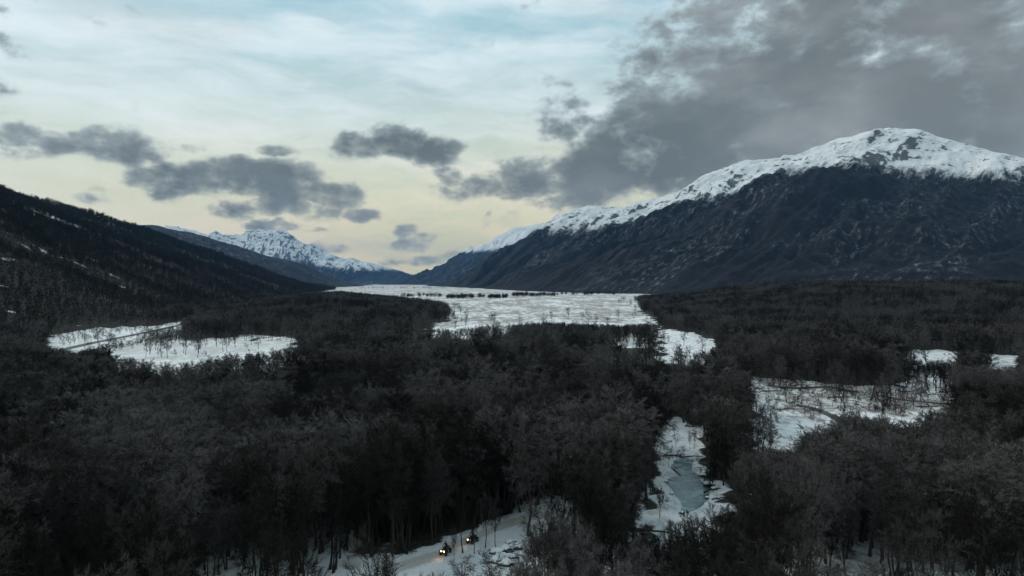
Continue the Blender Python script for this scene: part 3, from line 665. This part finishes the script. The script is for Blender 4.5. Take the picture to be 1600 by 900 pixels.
order = np.argsort(np.hypot(x, y) - np.where((800 + x / y * F > -10) & (800 + x / y * F < 1610) & (project(x, y, z + hs)[1] < 893), 0, -1e4))
pxs, pys = project(x, y, z + hs); vis = (pxs > -12) & (pxs < 1612) & (pys < 890)
idx = np.where(vis)[0]; idx = idx[np.argsort(np.hypot(x[idx], y[idx]))][:268]
NIND = len(idx)
def plant(i_mesh, x, y, z, h, rz, label, group, name='bare_tree', wide=.92, cat='tree'):
    tkm, cwm, H, _ = NEAR[i_mesh]; s = h / H
    o = empty(name, (x, y, z - .1), rz); o.scale = (s * wide, s * wide, s)
    link('trunk', tkm, o); link('crown', cwm, o)
    return tag(o, label, cat, group)
REG = [(-50, 150, 'the bottom left corner stand'), (150, 320, 'the dark stand near bottom left'), (320, 440, 'the snowy stand at bottom left'), (440, 560, 'the stand beside the round marker'),
       (560, 720, 'the row behind the snowy track'), (720, 830, 'the wood at the track bend'), (830, 1010, 'the wood between track and pond'), (1010, 1150, 'the stand in front of the pond'),
       (1150, 1330, 'the stand right of the pond'), (1330, 1470, 'the bottom right snowy stand'), (1470, 1660, 'the bottom right corner stand')]
FORM = ['rounded bare tree', 'tall-trunked bare tree', 'broad bare tree', 'slender bare tree', 'low forked bare tree', 'high-crowned bare tree', 'very wide bare tree', 'tall forked bare tree']
sel = np.zeros(len(x), bool); sel[idx] = True
for g0, g1, place in REG:
    mem = [i for i in idx if g0 <= pxs[i] < g1]; mem.sort(key=lambda i: y[i]); todo = {}
    for k_, i in enumerate(mem):
        row = ['at the front of', 'in the middle of', 'at the back of'][min(2, k_ * 3 // max(1, len(mem)))]; v_ = int(rng.integers(0, 8))
        todo.setdefault('%s %s %s' % (FORM[v_], row, place), []).append((pxs[i], i, v_))
    for lb, ts in todo.items():
        ts.sort(); n_ = len(ts)
        for j_, (_, i, v_) in enumerate(ts):
            pre = '' if n_ == 1 else (('left ' if j_ == 0 else 'right ') if n_ == 2 else ('leftmost ' if j_ == 0 else ('rightmost ' if j_ == n_ - 1 else ('central ' if n_ == 3 else 'inner '))))
            plant(v_, x[i], y[i], z[i], hs[i], rng.uniform(0, 6.28), pre + lb, 'bare trees in ' + place)
rest = ~sel
KN = kit('kit_near', [a[3] for a in NEAR]); KM = kit('kit_mid', MID + EVER); KF = kit('kit_far', FAR + EVER); KS = kit('kit_sap', SAP)
def scl3(s, wv=.15): 
    s = np.asarray(s); w2 = s * rng.uniform(1 - wv, 1 + wv, s.shape); return np.stack([w2, w2, s], 1)
nr = rest.sum(); vi = rng.integers(0, 8, nr); Hn = np.array([a[2] for a in NEAR])
scatter('forest', KN, x[rest], y[rest], z[rest] - .1, rng.uniform(0, 6.28, nr), scl3(hs[rest] / Hn[vi]) * np.where(dom[rest], 1.5, 1.08)[:, None] ** np.array([1, 1, 0]), vi, 'leafless beech forest spreading behind the nearest trees', 'forest')
# middle distance
x, y = candidates(-620, 700, 330, 760, 4.9)
hs = np.clip(12 + 3 * perlin(x / 40, y / 40) + rng.normal(0, 1.8, len(x)), 7, 17); fxx = np.interp(y, FOOT_Y, FOOT_X)
k, z = keep(x, y, hs); k &= (x > fxx) ; k &= ~inside(RIGHT_RISE, x, y) & ~inside(CENTRE_RISE, x, y) & (perlin(x / 22 + 9, y / 22) > -.5)
x, y, z, hs = x[k], y[k], z[k], hs[k]; n = len(x); vi = rng.integers(0, 7, n)
scatter('forest', KM, x, y, z - .1, rng.uniform(0, 6.28, n), scl3(hs / 14.5), vi, 'brown bare woodland around the meadow and the river bend', 'forest')
# rises
for poly, bb, lab in ((RIGHT_RISE, (100, 1350, 380, 1500), 'dark bare wood on the low rise at the right'), (CENTRE_RISE, (-560, -30, 600, 1500), 'dark bare wood on the low rise left of the frozen flat')):
    x, y = candidates(bb[0], bb[1], bb[2], bb[3], 6.0); hs = np.clip(12 + 2.5 * perlin(x / 50, y / 50) + rng.normal(0, 1.0, len(x)), 7, 15)
    k = inside(poly, x, y); x, y, hs = x[k], y[k], hs[k]; k, z = keep(x, y, hs, part=[]); x, y, z, hs = x[k], y[k], z[k], hs[k]; n = len(x)
    near_ = y < 700; vi = np.where(near_, rng.integers(0, 7, n), rng.integers(0, 7, n))
    scatter('hill_forest', KM, x, y, z - .1, rng.uniform(0, 6.28, n), scl3(hs / 14.0), vi, lab, 'forest')
# left hillside
xs, ys = [], []
for y0, y1, sp in ((330, 1000, 6.5), (1000, 1800, 8.0), (1800, 3400, 10.5)):
    a, c_ = candidates(-2100, -250, y0, y1, sp); xs.append(a); ys.append(c_)
x = np.concatenate(xs); y = np.concatenate(ys); fxx = np.interp(y, FOOT_Y, FOOT_X); k = (x < fxx) & (x > CREST_X - 160)
x, y = x[k], y[k]; hs = np.clip(10.5 + 2.5 * perlin(x / 60, y / 60) + rng.normal(0, 1.2, len(x)), 5, 14)
k, z = keep(x, y, hs, part=[]); cl_ = in_patch(x, y) & (rng.random(len(x)) < .93)
k &= ~cl_; x, y, z, hs = x[k], y[k], z[k], hs[k]; n = len(x)
evp = sstep(40, 120, z) * .75 * (perlin(x / 120, y / 120) > -.25); vi = np.where(rng.random(n) < evp, rng.integers(5, 8, n), rng.integers(0, 5, n))
far_s = np.where(y > 1800, 1.3, np.where(y > 1000, 1.1, 1.0))
scatter('hill_forest', KF, x, y, z - .1, rng.uniform(0, 6.28, n), scl3(hs / 12.5) * far_s[:, None], vi, 'dark wood with evergreens covering the left hillside', 'forest')
# saplings on the open snow
x, y = candidates(-400, 420, 70, 560, 2.6); px, py = project(x, y, height(x, y)); pr = np.where(inside(V_BOG, px, py), .45, np.where(inside(V_POND, px, py), .06, np.where(inside(V_MEADOW, px, py), .03, .0)))
pr += np.where((pr == 0) & (y < 240), .04, 0); k = (rng.random(len(x)) < pr) & ~inside(POND, x, y) & (pdist(TRACK, x, y, False) > 3) & ~inside(V_TRACK, px, py)
for ln, wd in STREAMS: k &= pdist(ln, x, y, False) > wd
x, y = x[k], y[k]; n = len(x)
xb, yb = candidates(-420, -150, 380, 640, 3.0); pxb, pyb = project(xb, yb, height(xb, yb)); kb = inside([(125, 552), (215, 536), (284, 519), (290, 532), (215, 541), (160, 553)], pxb, pyb) & (rng.random(len(xb)) < .8) & (pdist(ROAD, xb, yb, False) > 8)
xc, yc = candidates(-420, -150, 380, 700, 4.0); pxc, pyc = project(xc, yc, height(xc, yc)); kc = inside(V_BANK, pxc, pyc) & (rng.random(len(xc)) < .25) & (pdist(ROAD, xc, yc, False) > 6)
x = np.concatenate([x, xb[kb], xc[kc]]); y = np.concatenate([y, yb[kb], yc[kc]]); n = len(x)
scatter('saplings', KS, x, y, height(x, y) - .1, rng.uniform(0, 6.28, n), scl3(rng.uniform(.35, 1.15, n) * np.where(y > 190, 1.35, 1)), rng.integers(0, 4, n), 'thin bare saplings and brush scattered over snow and forest floor', 'saplings')

# ------------------------------------------------------------------ trees that stand out
def at(px, py): 
    p = gnd(px, py); return p[0], p[1], float(height(*p))
SPECIAL = [(2, 1164, 700, 9.5, 'small round-crowned tree with frosted twigs right of the clearing behind the pond', None, 1.1),
    (4, 1112, 762, 8.5, 'wide many-stemmed tree standing on the right bank of the pond', None, 1.25),
    (6, 1128, 744, 9.0, 'dark rounded tree behind the one on the right bank of the pond', None, 1.1),
    (3, 1031, 812, 5.5, 'slender young tree standing alone on the snow left of the pond', None, .8),
    (3, 1078, 704, 4.6, 'left one of two thin young trees on the snow above the pond', None, .7),
    (5, 1086, 703, 5.0, 'right one of two thin young trees on the snow above the pond', None, .7),
    (5, 723, 866, 9.5, 'slim bare tree right beside the front quad bike', None, .8),
    (3, 758, 858, 8.5, 'slim tree standing between the farther quad bike and the snowy bank', None, .75),
    (0, 1018, 690, 8.0, 'frosted round tree at the left edge of the upper clearing', None, 1.0),
    (2, 1380, 668, 10.5, 'broad dark tree standing in the middle of the right-hand bog', None, 1.0),
    (3, 741, 868, 7.5, 'thin tree right in front of the farther quad bike', None, .7),
    (5, 775, 862, 7.8, 'thin tree on the snow right of the farther quad bike', None, .7),
    (1, 709, 880, 5.0, 'thin young tree beside the track below the front quad bike', None, .6),
    (4, 722, 925, 4.4, 'spreading bush-like tree at the bottom edge below the two quad bikes', None, 1.6),
    (4, 766, 930, 5.6, 'bushy young tree at the bottom edge in front of the snowy bank', None, 1.4),
    (2, 852, 960, 12.6, 'big dark tree at the bottom edge right of the snowy bank', None, 1.25),
    (6, 905, 950, 10.5, 'dark tree leaning on the big one at the bottom edge, left of the brook', None, 1.1)]
for j_, (px_, py_, h_) in enumerate(((1048, 1000, 11.5), (1072, 985, 13), (1096, 1010, 12.5), (1120, 980, 13.5), (1142, 1005, 12), (1085, 1060, 11), (1130, 1050, 11.5), (1060, 930, 9.5))):
    SPECIAL.append(((0, 5, 2, 6, 4, 1, 3, 4)[j_], px_, py_, h_, ['leftmost dark tree', 'short-trunked dark tree', 'wide dark tree', 'tallest dark tree', 'rightmost forked dark tree', 'front middle dark tree', 'front right dark tree', 'low forked dark tree'][j_] + ' of the tight clump at the bottom edge below the pond', 'clump below the pond', 1.1))
for i, px, py, h, lab, gr, wd in SPECIAL:
    X0, Y0, Z0 = at(px, py); plant(i, X0, Y0, Z0, h, rng.uniform(0, 6), lab, gr, wide=wd)
# tree clumps out on the frozen flat
xs = []
for (a, c_, yy, n) in ((697, 740, 466, 90), (744, 757, 465, 18), (762, 792, 466, 75), (800, 868, 463, 150), (625, 690, 464, 60), (870, 960, 461, 50), (560, 700, 451, 60)):
    for j in range(n): xs.append(gnd(rng.uniform(a, c_), yy + rng.uniform(-1.2, .8)))
xs = np.array(xs); n = len(xs); hh = rng.uniform(.55, .95, n)
scatter('tree_clumps', KF, xs[:, 0], xs[:, 1], height(xs[:, 0], xs[:, 1]) - .2, rng.uniform(0, 6.28, n), np.stack([hh * 1.5, hh * 1.5, hh], 1), rng.integers(0, 8, n), 'strips and clumps of small dark trees out on the frozen flat', 'tree clump')

# dead pale trees
def snag(px, py, h, z0, lab, seed, lean=.15):
    rg = np.random.default_rng(seed); tk = Acc(); br = Acc()
    tr = curve(np.array([0, 0, -.5]), np.array([rg.normal(0, lean) * h, 0, h]), 8, np.zeros(3), rg, .12); tk.tube(tr, np.linspace(.22, .06, 8), 6)
    for i in range(7):
        f = rg.uniform(3.2, 7); i0 = min(int(f), 6); p0 = tr[i0] + (tr[i0 + 1] - tr[i0]) * (f - i0); ph = rg.uniform(0, 6.28)
        p1 = p0 + np.array([math.cos(ph), math.sin(ph) * .6, rg.uniform(.3, 1.1)]) * rg.uniform(1.2, 2.6); c = curve(p0, p1, 5, np.array([0, 0, -.2]), rg, .12); br.tube(c, np.linspace(.11, .03, 5), 4)
        for k in range(3):
            q0 = c[rg.integers(2, 5)]; br.tube(curve(q0, q0 + rg.normal(0, .5, 3) + [0, 0, .6], 3, np.zeros(3), rg, .03), [.045, .03, .015], 3)
    d = (CAM_Z - z0) * F / (py - HY); X0 = (px - 800) / F * d
    o = empty('dead_tree', (X0, d, float(height(X0, d))), 0); link('trunk', tk.mesh('trunk', M_DEAD), o); link('branch', br.mesh('branch', M_DEAD), o); tag(o, lab, 'dead tree')
snag(104, 614, 15.5, 15.5, 'pale dead tree breaking through the crowns at the far left', 1)
snag(212, 642, 15.5, 15.5, 'yellowish dead tree top in the left forest below the meadow', 2)
snag(312, 602, 16.0, 16.0, 'leaning pale dead tree top right below the meadow', 3)
snag(318, 636, 15.5, 15.5, 'short pale dead stem in the forest, below the leaning dead tree', 4)
snag(586, 658, 15.5, 15.5, 'grey dead tree top in the centre-left of the forest', 5, .3)
snag(862, 526, 14.5, 14.5, 'pale dead tree at the front edge of the frozen flat', 6)
snag(1186, 858, 12, 12, 'pale bare stems rising among the dark trees right of the pond', 7, .05)
snag(1455, 590, 9, 9, 'leaning pale dead trunk at the right of the bog', 8, .5)

# fallen logs
def log(px, py, L, rz, r, lab, group=None, m=None, tilt=0):
    X0, Y0, Z0 = at(px, py); rg = np.random.default_rng(int(px * 7 + py)); a = Acc()
    r *= .7; L *= .85; a.tube(curve(np.array([-L / 2, 0, 0]), np.array([L / 2, 0, 0.2]), 7, np.array([0, .3, 0]), rg, .06), np.linspace(r, r * .55, 7), 7)
    for k in range(4):
        q = np.array([rg.uniform(-.3, .5) * L, 0, 0]); a.tube(curve(q, q + np.array([.4, rg.uniform(-1, 1), rg.uniform(.2, .9)]), 4, np.zeros(3), rg, .04), np.linspace(r * .4, .02, 4), 4)
    o = link('fallen_log', a.mesh('log', m or M_LOG), None, (X0, Y0, Z0 + r * .5)); o.rotation_euler = (0, tilt, rz); tag(o, lab, 'log', group)
log(1085, 668, 6, -.6, .25, 'fallen log at the right edge of the clearing behind the pond')
log(1052, 714, 5, .05, .3, 'dark log lying along the upper shore of the pond')
log(1080, 716, 6, -.05, .26, 'log lying behind the right end of the upper pond shore')
log(1114, 768, 5, .5, .28, 'dark log on the right shore of the pond')
log(1104, 750, 4, 1.1, .3, 'short thick log where the pond narrows on its right side')
log(1130, 780, 5, .2, .2, 'log in the snow right of the pond, below the many-stemmed tree')
log(1022, 834, 6, -.35, .3, 'log fallen across the bank below left of the pond')
log(640, 868, 2.5, .1, .15, 'short dark log at the forest edge behind the round marker')
for (a, c_, l, r_, lb) in ((1205, 612, 9, .1, 'long log on the left side of the bog'), (1255, 603, 8, -.1, 'log near the far stream of the bog'), (1310, 622, 9, .15, 'log in the middle of the bog, left of the broad dark tree'), (1420, 612, 8, 0, 'log on the far right of the bog'),
                       (1450, 636, 8, -.15, 'log on the near right of the bog'), (1345, 604, 7, .2, 'log at the far middle edge of the bog'), (1228, 640, 6, .4, 'log at the near left corner of the bog')):
    log(a, c_, l, r_, .28, lb)

# boulders on the banks
M_ROCK, t, b = mat('bank_stone'); g = t.n('ShaderNodeNewGeometry'); nz = t.sep(g.outputs['Normal'])[2]; nn = t.noise(g.outputs['Position'], 2.2, 5, .6)
t.set(b.inputs['Base Color'], t.mix(t.ss(t.m('ADD', nz, t.m('MULTIPLY', t.m('SUBTRACT', nn, .5), .9)), .35, .6), (.045, .042, .038), SNOW)); t.set(b.inputs['Roughness'], .9)
def boulder(px, py, s, lab, group=None):
    X0, Y0, Z0 = at(px, py); bm = bmesh.new(); bmesh.ops.create_icosphere(bm, subdivisions=3, radius=1); sd = px * .37
    for v in bm.verts:
        n = v.co.normalized(); k = 1 + .45 * float(perlin(np.array(n.x * 1.4 + sd), np.array(n.y * 1.4 + n.z))) + .2 * float(perlin(np.array(n.x * 4 + sd), np.array(n.z * 4 + n.y * 2)))
        v.co = Vector((n.x * k * 1.3, n.y * k, n.z * k * .75)) * s
    me = bpy.data.meshes.new('boulder'); bm.to_mesh(me); bm.free(); me.materials.append(M_ROCK); me.polygons.foreach_set('use_smooth', [True] * len(me.polygons))
    tag(link('boulder', me, None, (X0, Y0, Z0 + s * .1)), lab, 'boulder', group)
for i, (a, c_, s) in enumerate([(1044, 716, .4), (1060, 713, .5), (1098, 744, .6), (1108, 758, .9), (1116, 764, .5), (1106, 778, .35), (1066, 803, .4), (1042, 752, .3), (1050, 772, .3)]):
    boulder(a, c_, s, ['left snow-dusted stone at the upper shore of the pond', 'right snow-dusted stone at the upper shore of the pond', 'farthest snow-dusted stone on the right shore of the pond', 'biggest stone on the right shore of the pond', 'rightmost stone on the right shore of the pond, beside the biggest', 'small nearest stone on the right shore of the pond', 'small stone at the bottom end of the pond', 'small farther stone on the left shore of the pond', 'small nearer stone on the left shore of the pond'][i], ['stones on the upper pond shore', 'stones on the right pond shore', 'stones on the left pond shore'][0 if i < 2 else (1 if i < 6 else 2)])
rb = [(778, 866), (784, 874), (792, 862), (800, 872), (776, 880), (790, 884), (806, 858), (798, 848)]
for a, c_ in rb: boulder(a, c_, rng.uniform(.5, 1.0), 'snow-covered stone on the rough bank below the track', 'stones on the bank below the track')

# ------------------------------------------------------------------ round marker
M_PAINT = simple('white_paint', (.78, .78, .76), .5, var=.08); M_POLE = simple('pole_metal', (.16, .16, .16), .5, .5); M_GREY = simple('marker_back', (.3, .3, .3), .6)
X0, Y0, Z0 = at(608, 895); mk = empty('round_marker', (X0, Y0, Z0)); tag(mk, 'white round marker disc on a thin pole standing in the snow', 'marker')
def cyl(bm, r, d, mtx, seg=24, r2=None): bmesh.ops.create_cone(bm, cap_ends=True, segments=seg, radius1=r, radius2=r if r2 is None else r2, depth=d, matrix=mtx)
def bmobj(name, bm, m, parent, loc=(0, 0, 0), smooth=False, bev=0):
    if bev: bmesh.ops.bevel(bm, geom=bm.edges[:], offset=bev, segments=2, affect='EDGES', profile=.5)
    me = bpy.data.meshes.new(name); bm.to_mesh(me); bm.free(); me.materials.append(m)
    if smooth: me.polygons.foreach_set('use_smooth', [True] * len(me.polygons))
    return link(name, me, parent, loc)
RX = Matrix.Rotation(R(90), 4, 'X'); RY = Matrix.Rotation(R(90), 4, 'Y')
bm = bmesh.new(); cyl(bm, .04, 2.5, Matrix.Translation((0, 0, .95)), 12, .03); bmobj('pole', bm, M_POLE, mk)
bm = bmesh.new(); cyl(bm, .24, .025, Matrix.Translation((0, -.06, 2.1)) @ RX, 28); dsk = bmobj('disc', bm, M_PAINT, mk)
bm = bmesh.new(); cyl(bm, .255, .02, Matrix.Translation((0, -.034, 2.1)) @ RX, 28); bmobj('rim', bm, M_GREY, dsk)

# ------------------------------------------------------------------ quad bikes (built facing -Y)
M_QB = simple('quad_body', (.022, .022, .024), .35, var=.2); M_TY = simple('tyre_rubber', (.012, .012, .012), .85, var=.2); M_RIM = simple('wheel_rim', (.18, .18, .18), .4, .8); M_SEAT = simple('seat_vinyl', (.016, .016, .016), .6)
M_LIT = simple('headlight_lit', (.9, .8, .6), .3, emit=(1.0, .62, .25), es=14.0); M_DIM = simple('headlight_dim', (.5, .45, .35), .3, emit=(1.0, .6, .22), es=.35); M_STEEL = simple('black_steel', (.03, .03, .03), .4, .6)
def box(bm, c, s, rot=None):
    mt = Matrix.Translation(c) @ (rot or Matrix()) @ Matrix.Diagonal((*s, 1)); bmesh.ops.create_cube(bm, size=1, matrix=mt)
def quad(loc, rz, lab, lit2=True):
    q = empty('quad_bike', loc, rz); tag(q, lab, 'quad bike', 'quad bikes on the snowy track')
    bm = bmesh.new(); box(bm, (0, -.72, .72), (.46, .42, .30), Matrix.Rotation(R(-12), 4, 'X')); box(bm, (0, -.18, .66), (.34, .70, .34)); box(bm, (0, .62, .70), (.44, .52, .22)); box(bm, (0, -.98, .56), (.30, .12, .24)); box(bm, (0, 0, .42), (.5, .8, .12))
    bmobj('body', bm, M_QB, q, bev=.035)
    for sx in (-1, 1):
        for yy in (-.66, .66):
            bm = bmesh.new(); n = 8; pr = [(math.cos(R(a)) * .37, math.sin(R(a)) * .37) for a in np.linspace(160, 20, n)]
            vs = [[bm.verts.new((sx * xo, yy + p[0], .34 + p[1])) for p in pr] for xo in (.22, .58)]
            for j in range(n - 1): bm.faces.new((vs[0][j], vs[0][j + 1], vs[1][j + 1], vs[1][j]))
            bmesh.ops.solidify(bm, geom=bm.faces[:], thickness=.025); bmobj('fender', bm, M_QB, q)
            bm = bmesh.new(); cyl(bm, .30, .24, RY, 22); ed = [e for e in bm.edges if len(e.link_faces) == 2 and any(len(f.verts) > 4 for f in e.link_faces)]
            bmesh.ops.bevel(bm, geom=ed, offset=.05, segments=3, affect='EDGES')
            for a in range(16):
                th = a * math.pi / 8; box(bm, (0, math.cos(th) * .298, math.sin(th) * .298), (.2, .05, .03), Matrix.Rotation(th - R(90), 4, 'X'))
            wh = bmobj('wheel', bm, M_TY, q, (sx * .44, yy, .30)); bm = bmesh.new(); cyl(bm, .15, .255, RY, 16); bmobj('rim', bm, M_RIM, wh)
    bm = bmesh.new(); box(bm, (0, .22, .90), (.30, .78, .12)); bmobj('seat', bm, M_SEAT, q, bev=.04)
    a = Acc(); a.tube([(-.40, -.28, 1.10), (-.28, -.34, 1.10), (-.10, -.42, 1.03), (.10, -.42, 1.03), (.28, -.34, 1.10), (.40, -.28, 1.10)], [.02] * 6, 8); a.tube([(0, -.5, .8), (0, -.42, 1.03)], [.03, .03], 8); link('handlebar', a.mesh('handlebar', M_STEEL), q)
    for yy, nm in ((-.78, 'front_rack'), (.72, 'rear_rack')):
        a = Acc()
        for k in range(5): a.tube([(-.34, yy - .2 + k * .1, .92), (.34, yy - .2 + k * .1, .92)], [.014] * 2, 6)
        for sx in (-.34, .34): a.tube([(sx, yy - .22, .92), (sx, yy + .22, .92)], [.016] * 2, 6); a.tube([(sx * .6, yy, .74), (sx * .6, yy, .92)], [.016] * 2, 6)
        link(nm, a.mesh(nm, M_STEEL), q)
    a = Acc(); a.tube([(-.26, -.98, .40), (-.26, -1.14, .52), (-.26, -1.12, .78), (.26, -1.12, .78), (.26, -1.14, .52), (.26, -.98, .40)], [.02] * 6, 8); link('bumper', a.mesh('bumper', M_STEEL), q)
    for sx, mm in ((-.22, M_LIT if True else M_DIM), (.22, M_LIT if lit2 else M_DIM)):
        bm = bmesh.new(); bmesh.ops.create_uvsphere(bm, u_segments=16, v_segments=10, radius=.10, matrix=Matrix.Translation((sx, -1.0, .70)) @ Matrix.Diagonal((1, .45, .85, 1)))
        hl = bmobj('headlight', bm, mm, q, smooth=True)
        if mm is M_LIT:
            ld = bpy.data.lights.new('headlight_beam', 'SPOT'); ld.energy = 30; ld.color = (1, .72, .36); ld.spot_size = R(75); ld.spot_blend = .8; ld.shadow_soft_size = .06
            lo = bpy.data.objects.new('headlight_beam', ld); COL.objects.link(lo); lo.parent = hl; lo.location = (sx, -1.18, .70); lo.rotation_euler = (R(74), 0, R(180))
    return q
M_SUIT = simple('snowsuit', (.025, .027, .032), .8, var=.3); M_HELM = simple('helmet_shell', (.20, .19, .19), .3); M_VIS = simple('visor', (.01, .01, .012), .1); M_GLV = simple('glove', (.015, .015, .015), .8)
def rider(loc, rz, lab, helm):
    J = {'pelvis': (0, .20, 1.02, .17), 'belly': (0, .14, 1.20, .165), 'chest': (0, .04, 1.42, .18), 'neck': (0, -.01, 1.60, .075), 'head': (0, -.03, 1.72, .10), 'crown': (0, -.03, 1.79, .07)}
    E = [('pelvis', 'belly'), ('belly', 'chest'), ('chest', 'neck'), ('neck', 'head'), ('head', 'crown')]
    for s, n in ((-1, 'l'), (1, 'r')):
        J.update({n + 'sh': (s * .20, .02, 1.50, .085), n + 'el': (s * .36, -.10, 1.28, .06), n + 'wr': (s * .36, -.27, 1.14, .042), n + 'hd': (s * .35, -.32, 1.125, .035),
                  n + 'hp': (s * .13, .14, 1.0, .12), n + 'kn': (s * .30, -.24, .92, .085), n + 'an': (s * .31, -.02, .54, .06), n + 'ft': (s * .31, -.24, .49, .045)})
        E += [('chest', n + 'sh'), (n + 'sh', n + 'el'), (n + 'el', n + 'wr'), (n + 'wr', n + 'hd'), ('pelvis', n + 'hp'), (n + 'hp', n + 'kn'), (n + 'kn', n + 'an'), (n + 'an', n + 'ft')]
        for f in range(4):
            fy = -.352 - (0.006 if f in (1, 2) else 0); fxo = s * (.325 + f * .022)
            J.update({n + 'f%da' % f: (fxo, fy, 1.125, .011), n + 'f%db' % f: (fxo, fy - .035, 1.105, .0095), n + 'f%dc' % f: (fxo, fy - .03, 1.075, .009)})
            E += [(n + 'hd', n + 'f%da' % f), (n + 'f%da' % f, n + 'f%db' % f), (n + 'f%db' % f, n + 'f%dc' % f)]
        J.update({n + 't1': (s * .31, -.33, 1.10, .012), n + 't2': (s * .30, -.355, 1.075, .010)}); E += [(n + 'hd', n + 't1'), (n + 't1', n + 't2')]
    ks = list(J); me = bpy.data.meshes.new('person'); me.from_pydata([J[k][:3] for k in ks], [(ks.index(a), ks.index(c_)) for a, c_ in E], [])
    o = link('person', me, None, loc); o.rotation_euler = (0, 0, rz); sk = o.modifiers.new('skin', 'SKIN')
    for i, k in enumerate(ks): me.skin_vertices[0].data[i].radius = (J[k][3],) * 2; me.skin_vertices[0].data[i].use_root = (i == 0)
    sb = o.modifiers.new('sub', 'SUBSURF'); sb.levels = 2; sb.render_levels = 2; me.materials.append(M_SUIT)
    tag(o, lab, 'person', 'riders on the quad bikes')
    bm = bmesh.new(); bmesh.ops.create_uvsphere(bm, u_segments=22, v_segments=14, radius=1, matrix=Matrix.Translation((0, -.02, 1.78)) @ Matrix.Diagonal((.135, .16, .155, 1))); h = bmobj('helmet', bm, helm, o, smooth=True)
    bm = bmesh.new(); bmesh.ops.create_uvsphere(bm, u_segments=16, v_segments=10, radius=1, matrix=Matrix.Translation((0, -.085, 1.77)) @ Matrix.Diagonal((.115, .11, .07, 1))); bmobj('visor', bm, M_VIS, h, smooth=True)
for (px, py, deg, lab, l2, rl, hm) in ((696, 867, 22, 'dark quad bike in front on the snowy track with both headlights on', True, 'rider in dark winter clothes and grey helmet on the front quad bike', M_HELM),
                                    (738, 849, 30, 'dark quad bike farther back on the track behind thin trees, one bright headlight', False, 'rider in dark clothes on the farther quad bike behind thin trees', M_STEEL)):
    X0, Y0 = gnd(px, py); Z0 = float(height(X0, Y0)) * .2
    quad((X0, Y0, Z0), R(-deg) , lab, l2); rider((X0, Y0, Z0), R(-deg), rl, hm)

# ------------------------------------------------------------------ air
HAZE = 2.7e-5
bm = bmesh.new(); box(bm, (0, 11200, 640), (34600, 28000, 1420)); me = bpy.data.meshes.new('haze'); bm.to_mesh(me); bm.free()
mh = bpy.data.materials.new('haze'); mh.use_nodes = True; mh.node_tree.nodes.clear(); t = NT(mh.node_tree)
pv = t.n('ShaderNodeVolumePrincipled', ins={'Color': (.18, .42, .80), 'Density': HAZE, 'Anisotropy': 0.2}); t.t.links.new(pv.outputs[0], t.n('ShaderNodeOutputMaterial').inputs['Volume'])
me.materials.append(mh); tag(link('haze', me), 'thin blue winter haze filling the valley air', 'haze', kind='stuff')
